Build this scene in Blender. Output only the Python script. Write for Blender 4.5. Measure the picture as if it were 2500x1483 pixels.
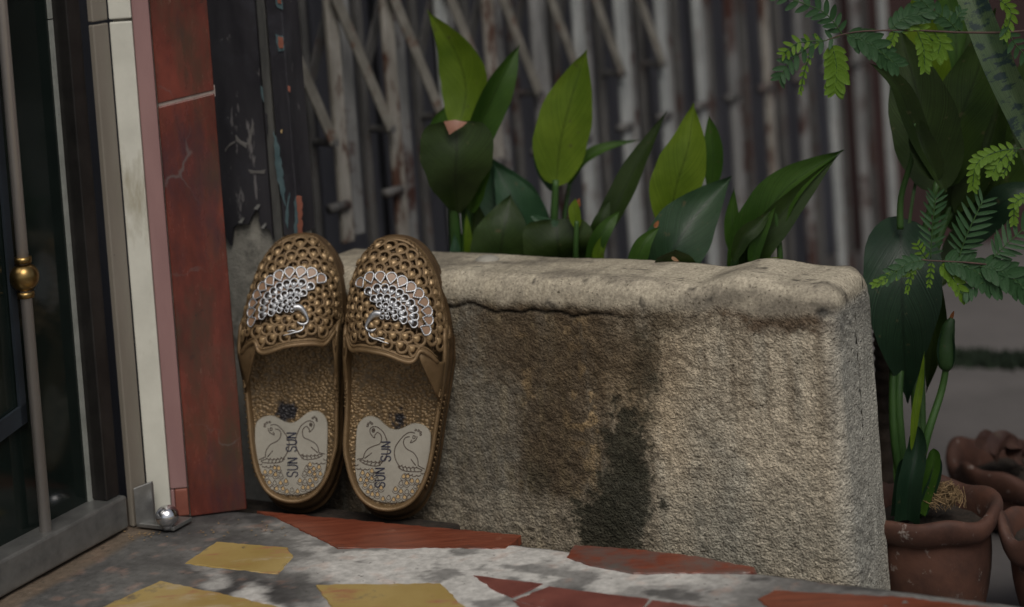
import bpy, bmesh, math, random
import numpy as np
from mathutils import Vector, Matrix
random.seed(7)
for o in list(bpy.data.objects): bpy.data.objects.remove(o)
sc = bpy.context.scene
COL = sc.collection
# ------------------------------------------------------------------ camera
FPX, PITCH, ROLL, SHY, CH = 4600.0, math.radians(3), math.radians(4), -0.36, 0.58
fw = Vector((0, math.cos(PITCH), -math.sin(PITCH))); rt = Vector((1, 0, 0)); up = rt.cross(fw)
cu = up * math.cos(ROLL) + rt * math.sin(ROLL); cr = rt * math.cos(ROLL) - up * math.sin(ROLL)
CO = Vector((0, 0, CH))
cam = bpy.data.cameras.new('camera'); cam_o = bpy.data.objects.new('camera', cam); COL.objects.link(cam_o)
cam.sensor_width = 36; cam.lens = FPX / 2500 * 36; cam.shift_y = SHY; cam.clip_start = 0.02; cam.clip_end = 2000
cam_o.matrix_world = Matrix(((cr.x, cu.x, -fw.x, CO.x), (cr.y, cu.y, -fw.y, CO.y), (cr.z, cu.z, -fw.z, CO.z), (0, 0, 0, 1)))
cam.dof.use_dof = True; cam.dof.focus_distance = 1.57; cam.dof.aperture_fstop = 3.5
sc.camera = cam_o
# ------------------------------------------------------------------ light
SUN_EL, SUN_AZ = math.radians(54), math.radians(170)      # overcast shade, soft light from behind the viewer
w = bpy.data.worlds.new('World'); sc.world = w; w.use_nodes = True
nt = w.node_tree; nt.nodes.clear()
sky = nt.nodes.new('ShaderNodeTexSky'); sky.sky_type = 'NISHITA'; sky.sun_disc = False
sky.sun_elevation = SUN_EL; sky.sun_rotation = SUN_AZ; sky.dust_density = 4.0; sky.air_density = 1.0; sky.ozone_density = 1.0
bg = nt.nodes.new('ShaderNodeBackground'); bg.inputs[1].default_value = 0.065
hs = nt.nodes.new('ShaderNodeHueSaturation'); hs.inputs['Saturation'].default_value = 0.45
wo = nt.nodes.new('ShaderNodeOutputWorld')
nt.links.new(sky.outputs[0], hs.inputs['Color']); nt.links.new(hs.outputs[0], bg.inputs[0]); nt.links.new(bg.outputs[0], wo.inputs[0])
sl = bpy.data.lights.new('sun', 'SUN'); sl.energy = 1.3; sl.angle = math.radians(32); sl.color = (1.0, 0.95, 0.87)
so = bpy.data.objects.new('sun', sl); COL.objects.link(so)
sd = Vector((math.sin(SUN_AZ) * math.cos(SUN_EL), math.cos(SUN_AZ) * math.cos(SUN_EL), math.sin(SUN_EL)))
so.rotation_euler = (-sd).to_track_quat('-Z', 'Y').to_euler()
vs = sc.view_settings
vs.view_transform = 'Standard'; vs.look = 'None'; vs.exposure = 0.08; vs.gamma = 1; vs.use_curve_mapping = False

# ------------------------------------------------------------------ helpers
def ray(u, v): return cr * ((u - 1250) / FPX) + cu * (-(v - 741.5) / FPX + SHY * 2500 / FPX) + fw
def onz(u, v, z=0.0):
    d = ray(u, v); return CO + d * ((z - CH) / d.z)
def atY(u, v, Y):
    d = ray(u, v); return CO + d * (Y / d.y)
E0 = onz(600, 1245); E1 = onz(2500, 1475)
e = (E1 - E0).normalized(); n = Vector((-e.y, e.x, 0))
def SD(s, d, z=0.0): return E0 + e * s + n * d + Vector((0, 0, z))
def toSD(p): q = p - E0; return q.dot(e), q.dot(n), p.z
def onw(u, v, d):
    D = ray(u, v); t = ((E0 + n * d - CO).dot(n)) / D.dot(n); return CO + D * t
def _h(ix, iy, s):
    x = (ix * 374761393 + iy * 668265263 + s * 1442695041) & 0xffffffff
    x = ((x ^ (x >> 13)) * 1274126177) & 0xffffffff
    return ((x ^ (x >> 16)) & 0xffffff) / 16777215.0
def vn(x, y, s=0):
    x = np.asarray(x, float); y = np.asarray(y, float)
    ix = np.floor(x).astype(np.int64); iy = np.floor(y).astype(np.int64); fx = x - ix; fy = y - iy
    fx = fx * fx * (3 - 2 * fx); fy = fy * fy * (3 - 2 * fy)
    a = _h(ix, iy, s); b = _h(ix + 1, iy, s); c = _h(ix, iy + 1, s); d = _h(ix + 1, iy + 1, s)
    return (a + (b - a) * fx) * (1 - fy) + (c + (d - c) * fx) * fy
def fbm(x, y, o=5, s=0):
    r = 0; a = .5; t = 0
    for k in range(o):
        r = r + a * vn(np.asarray(x) * 2 ** k + 17.3 * k, np.asarray(y) * 2 ** k - 9.1 * k, s + k); t += a; a *= .55
    return r / t
def sst(a, b, x):
    t = np.clip((x - a) / (b - a), 0, 1); return t * t * (3 - 2 * t)
def crom(pts, nseg, closed=False):
    P = [Vector(p) for p in pts]; out = []; m = len(P)
    rng = range(m if closed else m - 1)
    for i in rng:
        if closed: a, b, c, d = P[i - 1], P[i], P[(i + 1) % m], P[(i + 2) % m]
        else: a, b, c, d = P[max(i - 1, 0)], P[i], P[i + 1], P[min(i + 2, m - 1)]
        for k in range(nseg):
            t = k / nseg
            out.append(0.5 * ((2 * b) + (c - a) * t + (2 * a - 5 * b + 4 * c - d) * t * t + (3 * b - a - 3 * c + d) * t ** 3))
    if not closed: out.append(P[-1].copy())
    return out
def mk(name, V, Fc, mat, parent=None, smooth=True, uv=None, col=None, recalc=False, bevel=0):
    me = bpy.data.meshes.new(name); me.from_pydata([tuple(v) for v in V], [], [tuple(f) for f in Fc])
    if recalc:
        bm = bmesh.new(); bm.from_mesh(me); bmesh.ops.recalc_face_normals(bm, faces=bm.faces); bm.to_mesh(me); bm.free()
    if smooth: me.polygons.foreach_set('use_smooth', [True] * len(me.polygons))
    if uv is not None:
        L = me.uv_layers.new(name='UV')
        idx = np.empty(len(me.loops), dtype=np.int32); me.loops.foreach_get('vertex_index', idx)
        L.data.foreach_set('uv', np.asarray(uv, dtype=np.float32)[idx].ravel())
    if col is not None:
        A = me.color_attributes.new('Col', 'FLOAT_COLOR', 'POINT')
        c = np.ones((len(V), 4), dtype=np.float32); col = np.asarray(col); c[:, :col.shape[1]] = np.clip(col, 0, 1); A.data.foreach_set('color', c.ravel())
    if mat: me.materials.append(mat)
    me.update()
    o = bpy.data.objects.new(name, me); COL.objects.link(o)
    if parent: o.parent = parent
    if bevel:
        b = o.modifiers.new('bevel', 'BEVEL'); b.width = bevel; b.segments = 2; b.limit_method = 'ANGLE'
    return o
def tag(o, label=None, cat=None, group=None, kind=None):
    if label: o['label'] = label
    if cat: o['category'] = cat
    if group: o['group'] = group
    if kind: o['kind'] = kind
    return o
def empty(name, loc=(0, 0, 0), label=None, cat=None, group=None):
    o = bpy.data.objects.new(name, None); COL.objects.link(o); o.location = loc; o.empty_display_size = .02
    return tag(o, label, cat, group)
class MB:
    def __init__(s): s.V = []; s.F = []; s.uv = []
    def add(s, V, Fc, uv=None):
        b = len(s.V); s.V += [Vector(v) for v in V]; s.F += [tuple(i + b for i in f) for f in Fc]
        s.uv += list(uv) if uv is not None else [(0, 0)] * len(V)
    def prism(s, poly, z0, z1):
        m = len(poly); V = [Vector((p[0], p[1], z0)) for p in poly] + [Vector((p[0], p[1], z1)) for p in poly]
        s.add(V, [tuple(range(m))[::-1], tuple(range(m, 2 * m))] + [(i, (i + 1) % m, m + (i + 1) % m, m + i) for i in range(m)])
    def slab(s, poly, off):
        m = len(poly); off = Vector(off); V = [Vector(p) for p in poly] + [Vector(p) + off for p in poly]
        s.add(V, [tuple(range(m)), tuple(range(m, 2 * m))[::-1]] + [(i, m + i, m + (i + 1) % m, (i + 1) % m) for i in range(m)])
    def box(s, c, ax, ay, az):
        c, ax, ay, az = Vector(c), Vector(ax) / 2, Vector(ay) / 2, Vector(az) / 2
        V = [c + ax * i + ay * j + az * k for k in (-1, 1) for j in (-1, 1) for i in (-1, 1)]
        s.add(V, [(0, 2, 3, 1), (4, 5, 7, 6), (0, 1, 5, 4), (2, 6, 7, 3), (0, 4, 6, 2), (1, 3, 7, 5)])
    def tube(s, pts, rad, k=8, flat=None, nrm=None):
        P = [Vector(p) for p in pts]; m = len(P)
        if not hasattr(rad, '__len__'): rad = [rad] * m
        V = []; prev = None
        for i, p in enumerate(P):
            t = (P[min(i + 1, m - 1)] - P[max(i - 1, 0)]).normalized()
            if nrm is not None: a = t.cross(Vector(nrm)).normalized()
            elif prev is None:
                a = t.cross(Vector((0.13, -1, .21))).normalized()
            else: a = (prev - t * prev.dot(t)).normalized()
            prev = a; b = t.cross(a)
            for j in range(k):
                an = 2 * math.pi * j / k
                V.append(p + a * math.cos(an) * rad[i] + b * math.sin(an) * rad[i] * (flat or 1))
        Fc = [(i * k + j, i * k + (j + 1) % k, (i + 1) * k + (j + 1) % k, (i + 1) * k + j) for i in range(m - 1) for j in range(k)]
        Fc += [tuple(range(k))[::-1], tuple(range((m - 1) * k, m * k))]
        uv = [(j / k, i / max(m - 1, 1)) for i in range(m) for j in range(k)]
        s.add(V, Fc, uv)
    def ball(s, c, r, k=10, sc_=(1, 1, 1)):
        c = Vector(c); V = []; Fc = []
        for i in range(k + 1):
            th = math.pi * i / k
            for j in range(k * 2):
                ph = math.pi * j / k
                V.append(c + Vector((r * sc_[0] * math.sin(th) * math.cos(ph), r * sc_[1] * math.sin(th) * math.sin(ph), r * sc_[2] * math.cos(th))))
        K = 2 * k
        Fc = [(i * K + j, (i + 1) * K + j, (i + 1) * K + (j + 1) % K, i * K + (j + 1) % K) for i in range(k) for j in range(K)]
        s.add(V, Fc)
    def build(s, name, mat, parent=None, smooth=False, bevel=0, recalc=True, uv=False):
        return mk(name, s.V, s.F, mat, parent, smooth, uv=s.uv if uv else None, recalc=recalc, bevel=bevel)

# ------------------------------------------------------------------ materials
def mat(name, c1, c2=None, rough=.6, metal=0., nscale=30, ndetail=8, ramp=(.35, .65), bump=0., bscale=200, bdist=.001,
        vcol=False, spec=.5, stretch=None, rvar=0., coat=0., transl=0., specks=None, alpha_bump=False):
    m = bpy.data.materials.new(name); m.use_nodes = True; N = m.node_tree.nodes; L = m.node_tree.links
    p = N['Principled BSDF']; p.inputs['Roughness'].default_value = rough; p.inputs['Metallic'].default_value = metal
    p.inputs['Specular IOR Level'].default_value = spec; p.inputs['Coat Weight'].default_value = coat
    tc = N.new('ShaderNodeTexCoord'); vec = tc.outputs['Object']
    if stretch:
        mp = N.new('ShaderNodeMapping'); mp.inputs['Scale'].default_value = stretch; L.new(vec, mp.inputs[0]); vec = mp.outputs[0]
    nz = N.new('ShaderNodeTexNoise'); nz.inputs['Scale'].default_value = nscale; nz.inputs['Detail'].default_value = ndetail
    nz.inputs['Roughness'].default_value = .65; L.new(vec, nz.inputs['Vector'])
    if vcol:
        a = N.new('ShaderNodeVertexColor'); a.layer_name = 'Col'; out = a.outputs[0]
        if c2 is not None:      # c2 = (lo, hi) multiplier range of the fine grain
            r = N.new('ShaderNodeMapRange'); r.inputs[1].default_value = .3; r.inputs[2].default_value = .7
            r.inputs[3].default_value = c2[0]; r.inputs[4].default_value = c2[1]; L.new(nz.outputs[0], r.inputs[0])
            mx = N.new('ShaderNodeVectorMath'); mx.operation = 'SCALE'; L.new(out, mx.inputs[0]); L.new(r.outputs[0], mx.inputs['Scale']); out = mx.outputs[0]
    else:
        r = N.new('ShaderNodeValToRGB'); r.color_ramp.elements[0].position = ramp[0]; r.color_ramp.elements[1].position = ramp[1]
        r.color_ramp.elements[0].color = (*c1, 1); r.color_ramp.elements[1].color = (*(c2 or c1), 1)
        L.new(nz.outputs[0], r.inputs[0]); out = r.outputs[0]
    for sp in (specks or []):       # (colour, scale, lo, hi, stretch)
        q = N.new('ShaderNodeTexNoise'); q.inputs['Scale'].default_value = sp[1]; q.inputs['Detail'].default_value = 6; q.inputs['Roughness'].default_value = .7
        if len(sp) > 4:
            mp = N.new('ShaderNodeMapping'); mp.inputs['Scale'].default_value = sp[4]; mp.inputs['Location'].default_value = (sp[1] * .37, 1.3, 2.1)
            L.new(tc.outputs['Object'], mp.inputs[0]); L.new(mp.outputs[0], q.inputs['Vector'])
        else: L.new(tc.outputs['Object'], q.inputs['Vector'])
        r = N.new('ShaderNodeMapRange'); r.inputs[1].default_value = sp[2]; r.inputs[2].default_value = sp[3]; L.new(q.outputs[0], r.inputs[0])
        mx = N.new('ShaderNodeMix'); mx.data_type = 'RGBA'; L.new(r.outputs[0], mx.inputs[0]); L.new(out, mx.inputs[6])
        mx.inputs[7].default_value = (*sp[0], 1); out = mx.outputs[2]
    L.new(out, p.inputs['Base Color'])
    if rvar:
        r = N.new('ShaderNodeMapRange'); r.inputs[3].default_value = max(rough - rvar, .03); r.inputs[4].default_value = min(rough + rvar, 1)
        L.new(nz.outputs[0], r.inputs[0]); L.new(r.outputs[0], p.inputs['Roughness'])
    if bump:
        b = N.new('ShaderNodeBump')
        if alpha_bump: L.new(a.outputs[1], b.inputs['Strength']); b.inputs['Distance'].default_value = bdist
        if not alpha_bump: b.inputs['Strength'].default_value = bump
        q = N.new('ShaderNodeTexNoise'); q.inputs['Scale'].default_value = bscale; q.inputs['Detail'].default_value = 6
        L.new(vec, q.inputs['Vector']); L.new(q.outputs[0], b.inputs['Height']); L.new(b.outputs[0], p.inputs['Normal'])
    if transl:
        t = N.new('ShaderNodeBsdfTranslucent'); L.new(out, t.inputs[0]); ms = N.new('ShaderNodeMixShader'); ms.inputs[0].default_value = transl
        L.new(p.outputs[0], ms.inputs[1]); L.new(t.outputs[0], ms.inputs[2]); L.new(ms.outputs[0], N['Material Output'].inputs[0])
    m['out'] = 1
    return m
def leafmat(name, c1, c2, rough=.42, transl=.3, vein=.6, band=None):
    m = bpy.data.materials.new(name); m.use_nodes = True; N = m.node_tree.nodes; L = m.node_tree.links
    p = N['Principled BSDF']; p.inputs['Roughness'].default_value = rough; p.inputs['Specular IOR Level'].default_value = .35
    tu = N.new('ShaderNodeUVMap'); tu.uv_map = 'UV'; sx = N.new('ShaderNodeSeparateXYZ'); L.new(tu.outputs[0], sx.inputs[0])
    tc = N.new('ShaderNodeTexCoord')
    nz = N.new('ShaderNodeTexNoise'); nz.inputs['Scale'].default_value = 22; nz.inputs['Detail'].default_value = 7; L.new(tc.outputs['Object'], nz.inputs['Vector'])
    r = N.new('ShaderNodeValToRGB'); r.color_ramp.elements[0].position = .35; r.color_ramp.elements[1].position = .65
    r.color_ramp.elements[0].color = (*c1, 1); r.color_ramp.elements[1].color = (*c2, 1); L.new(nz.outputs[0], r.inputs[0]); out = r.outputs[0]
    # fine streaks that run out from the midrib: v - .55*|u-.5|
    def ma(op, a, b):
        q = N.new('ShaderNodeMath'); q.operation = op
        for i, x in enumerate((a, b)):
            if x is None: continue
            if isinstance(x, (int, float)): q.inputs[i].default_value = x
            else: L.new(x, q.inputs[i])
        return q.outputs[0]
    du = ma('ABSOLUTE', ma('SUBTRACT', sx.outputs[0], .5), None)
    ph = ma('SUBTRACT', sx.outputs[1], ma('MULTIPLY', du, .8))
    st = N.new('ShaderNodeTexNoise'); st.noise_dimensions = '1D'; st.inputs['Scale'].default_value = 60; st.inputs['Detail'].default_value = 3; L.new(ph, st.inputs['W'])
    mid = N.new('ShaderNodeMapRange'); mid.inputs[1].default_value = .0; mid.inputs[2].default_value = .035; mid.inputs[3].default_value = vein; mid.inputs[4].default_value = 1; L.new(du, mid.inputs[0])
    sr = N.new('ShaderNodeMapRange'); sr.inputs[1].default_value = .25; sr.inputs[2].default_value = .75; sr.inputs[3].default_value = .62; sr.inputs[4].default_value = 1.3; L.new(st.outputs[0], sr.inputs[0])
    k = ma('MULTIPLY', mid.outputs[0], sr.outputs[0])
    vm = N.new('ShaderNodeVectorMath'); vm.operation = 'SCALE'; L.new(out, vm.inputs[0]); L.new(k, vm.inputs['Scale']); out = vm.outputs[0]
    sk_ = N.new('ShaderNodeTexNoise'); sk_.inputs['Scale'].default_value = 130; sk_.inputs['Detail'].default_value = 4; L.new(tc.outputs['Object'], sk_.inputs['Vector'])
    rk = N.new('ShaderNodeMapRange'); rk.inputs[1].default_value = .66; rk.inputs[2].default_value = .74; rk.inputs[4].default_value = .6; L.new(sk_.outputs[0], rk.inputs[0])
    mk_ = N.new('ShaderNodeMix'); mk_.data_type = 'RGBA'; L.new(rk.outputs[0], mk_.inputs[0]); L.new(out, mk_.inputs[6]); mk_.inputs[7].default_value = (.09, .075, .035, 1); out = mk_.outputs[2]
    if band:
        cb = N.new('ShaderNodeCombineXYZ'); L.new(ma('MULTIPLY', sx.outputs[0], 1.5), cb.inputs[0]); L.new(ma('MULTIPLY', sx.outputs[1], 42), cb.inputs[1])
        bn = N.new('ShaderNodeTexNoise'); bn.inputs['Scale'].default_value = 1.0; bn.inputs['Detail'].default_value = 7; bn.inputs['Roughness'].default_value = .62; L.new(cb.outputs[0], bn.inputs['Vector'])
        br = N.new('ShaderNodeMapRange'); br.inputs[1].default_value = .50; br.inputs[2].default_value = .56; L.new(bn.outputs[0], br.inputs[0])
        mx = N.new('ShaderNodeMix'); mx.data_type = 'RGBA'; L.new(br.outputs[0], mx.inputs[0]); L.new(out, mx.inputs[6]); mx.inputs[7].default_value = (*band, 1); out = mx.outputs[2]
    L.new(out, p.inputs['Base Color'])
    b = N.new('ShaderNodeBump'); b.inputs['Strength'].default_value = .25; b.inputs['Distance'].default_value = .001; L.new(k, b.inputs['Height']); L.new(b.outputs[0], p.inputs['Normal'])
    t = N.new('ShaderNodeBsdfTranslucent'); L.new(out, t.inputs[0]); ms = N.new('ShaderNodeMixShader'); ms.inputs[0].default_value = transl
    L.new(p.outputs[0], ms.inputs[1]); L.new(t.outputs[0], ms.inputs[2]); L.new(ms.outputs[0], N['Material Output'].inputs[0])
    return m
def marble():
    m = mat('red_marble', (.07, .015, .010), (.18, .040, .025), rough=.27, nscale=9, stretch=(3, 3, 1), bump=.08, bscale=60, coat=.15, rvar=.12,
            specks=[((.055, .034, .02), 12, .47, .66, (2, 2, .6)), ((.22, .12, .09), 34, .655, .72, (6, 6, 1)), ((.03, .016, .013), 60, .62, .7), ((.05, .02, .025), 6, .55, .72, (3, 3, 1))])
    N = m.node_tree.nodes; L = m.node_tree.links; p = N['Principled BSDF']; src = p.inputs['Base Color'].links[0].from_socket
    tc = N.new('ShaderNodeTexCoord'); dn = N.new('ShaderNodeTexNoise'); dn.inputs['Scale'].default_value = 16; dn.inputs['Detail'].default_value = 5
    L.new(tc.outputs['Object'], dn.inputs['Vector']); ad = N.new('ShaderNodeMix'); ad.data_type = 'RGBA'; ad.inputs[0].default_value = .075
    L.new(tc.outputs['Object'], ad.inputs[6]); L.new(dn.outputs['Color'], ad.inputs[7])
    vo = N.new('ShaderNodeTexVoronoi'); vo.feature = 'DISTANCE_TO_EDGE'; vo.inputs['Scale'].default_value = 8; L.new(ad.outputs[2], vo.inputs['Vector'])
    n2 = N.new('ShaderNodeTexNoise'); n2.inputs['Scale'].default_value = 11; L.new(tc.outputs['Object'], n2.inputs['Vector'])
    wr = N.new('ShaderNodeMapRange'); wr.inputs[1].default_value = .46; wr.inputs[2].default_value = .68; wr.inputs[3].default_value = 0; wr.inputs[4].default_value = .020; L.new(n2.outputs[0], wr.inputs[0])
    lt = N.new('ShaderNodeMath'); lt.operation = 'SUBTRACT'; L.new(wr.outputs[0], lt.inputs[0]); L.new(vo.outputs['Distance'], lt.inputs[1])
    r2 = N.new('ShaderNodeMapRange'); r2.inputs[1].default_value = 0; r2.inputs[2].default_value = .012; r2.inputs[4].default_value = .55; L.new(lt.outputs[0], r2.inputs[0])
    mx = N.new('ShaderNodeMix'); mx.data_type = 'RGBA'; L.new(r2.outputs[0], mx.inputs[0]); L.new(src, mx.inputs[6]); mx.inputs[7].default_value = (.13, .115, .11, 1)
    L.new(mx.outputs[2], p.inputs['Base Color']); return m
M = {}
M['concrete'] = mat('stained_concrete', None, (.62, 1.3), rough=.92, nscale=420, ndetail=5, vcol=True, bump=1.0, bscale=470, bdist=.0046, spec=.15, alpha_bump=True,
                    specks=[((.06, .048, .034), 330, .585, .66), ((.50, .46, .38), 600, .66, .74)])
M['cement'] = mat('painted_cement_floor', None, (.7, 1.2), rough=.62, nscale=160, vcol=True, bump=.6, bscale=240, bdist=.0014, spec=.35, rvar=.15,
                  specks=[((.045, .04, .036), 170, .62, .70), ((.55, .53, .5), 260, .68, .76)])
M['plaster'] = mat('bare_plaster', (.24, .23, .2), (.38, .36, .31), rough=.95, nscale=60, bump=.9, bscale=500, bdist=.002, spec=.2, specks=[((.05, .05, .045), 25, .55, .7)])
M['wood_red'] = mat('red_brown_tile', (.12, .028, .015), (.22, .062, .032), rough=.4, nscale=7, stretch=(3, 26, 10), bump=.15, bscale=20, rvar=.12,
                    specks=[((.30, .13, .08), 40, .63, .75), ((.055, .04, .035), 9, .58, .72)])
M['tile_red'] = mat('dark_red_tile', (.12, .035, .028), (.2, .065, .05), rough=.45, nscale=30, bump=.15, bscale=60, specks=[((.3, .22, .18), 50, .66, .76)])
M['wood_grey'] = mat('cement_smeared_tile', (.13, .03, .017), (.22, .06, .033), rough=.42, nscale=7, stretch=(3, 26, 10), bump=.15, bscale=20,
                    specks=[((.11, .095, .085), 7, .44, .56), ((.26, .22, .2), 60, .66, .74)])
M['tile_grey'] = mat('grey_red_tile', (.07, .06, .055), (.13, .1, .085), rough=.5, nscale=40, bump=.15, bscale=60)
M['yellow'] = mat('yellow_tile', (.31, .21, .06), (.41, .30, .11), rough=.38, nscale=12, bump=.1, bscale=60, rvar=.1,
                  specks=[((.34, .15, .08), 20, .55, .66, (1, 3.2, 1)), ((.42, .33, .20), 9, .56, .64, (1, 3, 1)), ((.10, .085, .06), 60, .66, .72), ((.13, .11, .08), 12, .60, .68)])
M['white_tile'] = mat('cream_glazed_tile', (.56, .55, .48), (.66, .65, .57), rough=.25, nscale=20, bump=.05, bscale=40, coat=.3,
                      specks=[((.12, .09, .06), 120, .69, .72, (1, 1, 1)), ((.36, .33, .25), 14, .55, .68, (1, 1, .3))])
M['shaded_tile'] = mat('shaded_cream_glazed_tile', (.18, .16, .13), (.24, .215, .18), rough=.25, nscale=10, stretch=(1, 1, .3), bump=.05, bscale=40, specks=[((.06, .05, .04), 90, .70, .74)])  # cream tile's turned-away face; shade and stile reflection painted as taupe
M['pink_tile'] = mat('mauve_painted_strip', (.25, .14, .135), (.31, .18, .17), rough=.45, nscale=14, stretch=(2, 2, .4), specks=[((.1, .04, .03), 110, .72, .76)])
M['rust_patch'] = mat('brick_red_repair', (.19, .06, .04), (.26, .09, .06), rough=.5, nscale=50)
M['grout'] = mat('pale_grout', (.22, .17, .15), (.33, .27, .24), rough=.9, nscale=80)
M['marble'] = marble()
M['grout_dark'] = mat('exposed_grey_plaster', (.10, .095, .09), (.17, .16, .15), rough=.9)
M['dark_paint'] = mat('dark_slate_paint', (.020, .019, .023), (.042, .040, .045), rough=.5, nscale=14, stretch=(2, 2, .5), bump=.35, bscale=70, rvar=.15, spec=.3,
                      specks=[((.26, .25, .24), 130, .685, .72), ((.17, .16, .16), 10, .63, .66, (4, 4, 1)), ((.05, .05, .06), 12, .55, .75)])
M['grey_paint'] = mat('worn_grey_paint', (.05, .05, .047), (.10, .098, .09), rough=.6, nscale=30, stretch=(3, 3, .6), bump=.3, bscale=90, specks=[((.015, .015, .02), 14, .57, .63, (4, 4, 1))])
M['blue_paint'] = mat('pale_blue_paint', (.05, .09, .10), (.10, .15, .16), rough=.6, nscale=80, bump=.3, bscale=120)
M['orange_paint'] = mat('orange_primer', (.22, .075, .045), (.3, .11, .075), rough=.6, nscale=80, bump=.3, bscale=120)
M['gate_front'] = mat('weathered_silver_paint', (.26, .275, .27), (.42, .43, .42), rough=.55, metal=.1, nscale=40, stretch=(2, 2, .5), bump=.3, bscale=80,
                      specks=[((.13, .07, .04), 24, .59, .69, (2, 2, .6)), ((.03, .014, .011), 30, .65, .70, (2, 2, .8))])
M['gate_warm'] = mat('beige_flaking_paint', (.18, .165, .14), (.33, .31, .275), rough=.65, nscale=30, stretch=(2, 2, .5), bump=.3, bscale=80, specks=[((.07, .03, .018), 18, .52, .60, (2, 2, .7))])
M['gate_mid'] = mat('dull_grey_steel', (.14, .14, .138), (.25, .248, .24), rough=.65, nscale=24, stretch=(2, 2, .5), bump=.3, bscale=80, specks=[((.05, .018, .012), 14, .52, .62)])
M['gate_back'] = mat('rusty_dark_steel', (.05, .049, .048), (.12, .115, .11), rough=.7, nscale=24, stretch=(2, 2, .5), bump=.3, bscale=80,
                     specks=[((.05, .018, .012), 14, .55, .66)])
M['lattice'] = mat('tan_rusted_strip', (.13, .12, .10), (.23, .215, .185), rough=.65, nscale=40, bump=.3, bscale=80, specks=[((.10, .04, .02), 35, .56, .66)])
M['shutter'] = mat('violet_grey_panel', (.07, .072, .088), (.11, .112, .132), rough=.6, nscale=8, stretch=(3, 3, .5), bump=.1, bscale=60)
M['glass'] = mat('dark_glass', (.006, .010, .009), (.009, .014, .012), rough=.09, spec=.5)
M['steel'] = mat('brushed_dark_steel', (.20, .20, .195), (.29, .29, .28), rough=.34, metal=.7, nscale=30, stretch=(2, 2, 2), bump=.06, bscale=90, rvar=.1, specks=[((.09, .05, .025), 20, .64, .74)])
M['dark_steel'] = mat('dark_bronze_steel', (.035, .033, .032), (.06, .056, .053), rough=.3, metal=.7, nscale=30)
M['steel_pole'] = mat('satin_steel_tube', (.44, .41, .385), (.47, .44, .41), rough=.3, metal=.35, nscale=8)
M['brass'] = mat('aged_brass', (.22, .145, .055), (.32, .21, .08), rough=.3, metal=1, nscale=80, rvar=.08)
M['chrome'] = mat('chrome', (.6, .6, .62), (.75, .75, .77), rough=.13, metal=1, nscale=80, rvar=.06)
M['reflection_strip'] = mat('pale_reflection_strip', (.22, .23, .21), (.31, .32, .295), rough=.5, nscale=60, specks=[((.03, .03, .03), 70, .64, .7)])
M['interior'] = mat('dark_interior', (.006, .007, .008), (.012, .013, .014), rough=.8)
M['interior_blue'] = mat('dark_blue_cabinet', (.008, .012, .017), (.014, .02, .028), rough=.6)
GB = (.145, .092, .042); GC = (.225, .145, .072)
M['bronze'] = mat('bronze_coloured_rubber', GB, GC, rough=.5, metal=.35, nscale=60, bump=.2, bscale=500, bdist=.0005, rvar=.1, specks=[((.07, .04, .022), 60, .58, .72)])
M['bronze_drop'] = mat('polished_bronze_drop', (.33, .22, .11), (.42, .285, .15), rough=.38, metal=.4, nscale=60)
M['bronze_dark'] = mat('worn_bronze_rubber', (.06, .036, .017), (.12, .072, .034), rough=.42, metal=.4, nscale=40, bump=.25, bscale=400, bdist=.0006, specks=[((.3, .2, .1), 90, .66, .72)])
M['silver'] = mat('silver_coated_plastic', (.42, .43, .45), (.58, .59, .61), rough=.36, metal=.85, nscale=200)
M['peach'] = mat('peach_plastic_film', (.24, .15, .09), (.31, .19, .12), rough=.42, coat=.1, nscale=120)
M['hole'] = mat('deep_brown_recess', (.02, .012, .008), (.03, .018, .01), rough=.9)
M['pad'] = mat('champagne_pad', (.27, .25, .205), (.37, .345, .29), rough=.42, metal=.2, nscale=18, bump=.1, bscale=300, bdist=.0004, specks=[((.2, .16, .11), 40, .66, .76)])
M['ink'] = mat('dark_brown_ink', (.045, .03, .022), (.07, .045, .03), rough=.6)
M['navy'] = mat('navy_ink', (.012, .013, .03), (.02, .022, .045), rough=.6)
M['ochre'] = mat('ochre_print', (.38, .25, .11), (.46, .33, .16), rough=.5)
M['soil'] = mat('potting_soil', (.012, .009, .006), (.04, .028, .02), rough=.98, nscale=120, bump=1, bscale=160, bdist=.006)
M['fibre'] = mat('coconut_fibre', (.13, .085, .04), (.3, .2, .1), rough=.9, nscale=120)
M['terracotta'] = mat('aged_terracotta', (.048, .020, .013), (.105, .044, .027), rough=.75, nscale=24, bump=.5, bscale=140, bdist=.0015,
                      specks=[((.30, .26, .23), 70, .60, .70), ((.14, .07, .04), 8, .56, .7), ((.045, .03, .025), 9, .52, .68)])
M['pavement'] = mat('grey_pavement', (.075, .07, .068), (.13, .12, .117), rough=.9, nscale=3, bump=.4, bscale=60, specks=[((.07, .065, .06), 1.6, .55, .7)])
M['maroon'] = mat('dark_maroon_wall', (.022, .010, .010), (.045, .02, .019), rough=.9, nscale=4)
M['facade'] = mat('dull_facade', (.12, .11, .10), (.2, .185, .17), rough=.9, nscale=4)
M['lime'] = leafmat('lime_leaf', (.10, .175, .010), (.18, .275, .022), transl=.45)
M['mid'] = leafmat('mid_green_leaf', (.03, .078, .010), (.06, .13, .018), transl=.35)
M['deep'] = leafmat('deep_green_leaf', (.016, .034, .006), (.032, .060, .011), transl=.2)
M['gloss'] = leafmat('glossy_dark_leaf', (.016, .042, .017), (.030, .066, .028), transl=.12, rough=.33)
M['teal'] = leafmat('blue_green_leaf', (.022, .062, .028), (.038, .092, .042), transl=.2, rough=.36)
M['black_green'] = leafmat('blackish_green_leaf', (.015, .029, .006), (.028, .050, .010), transl=.12)
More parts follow.
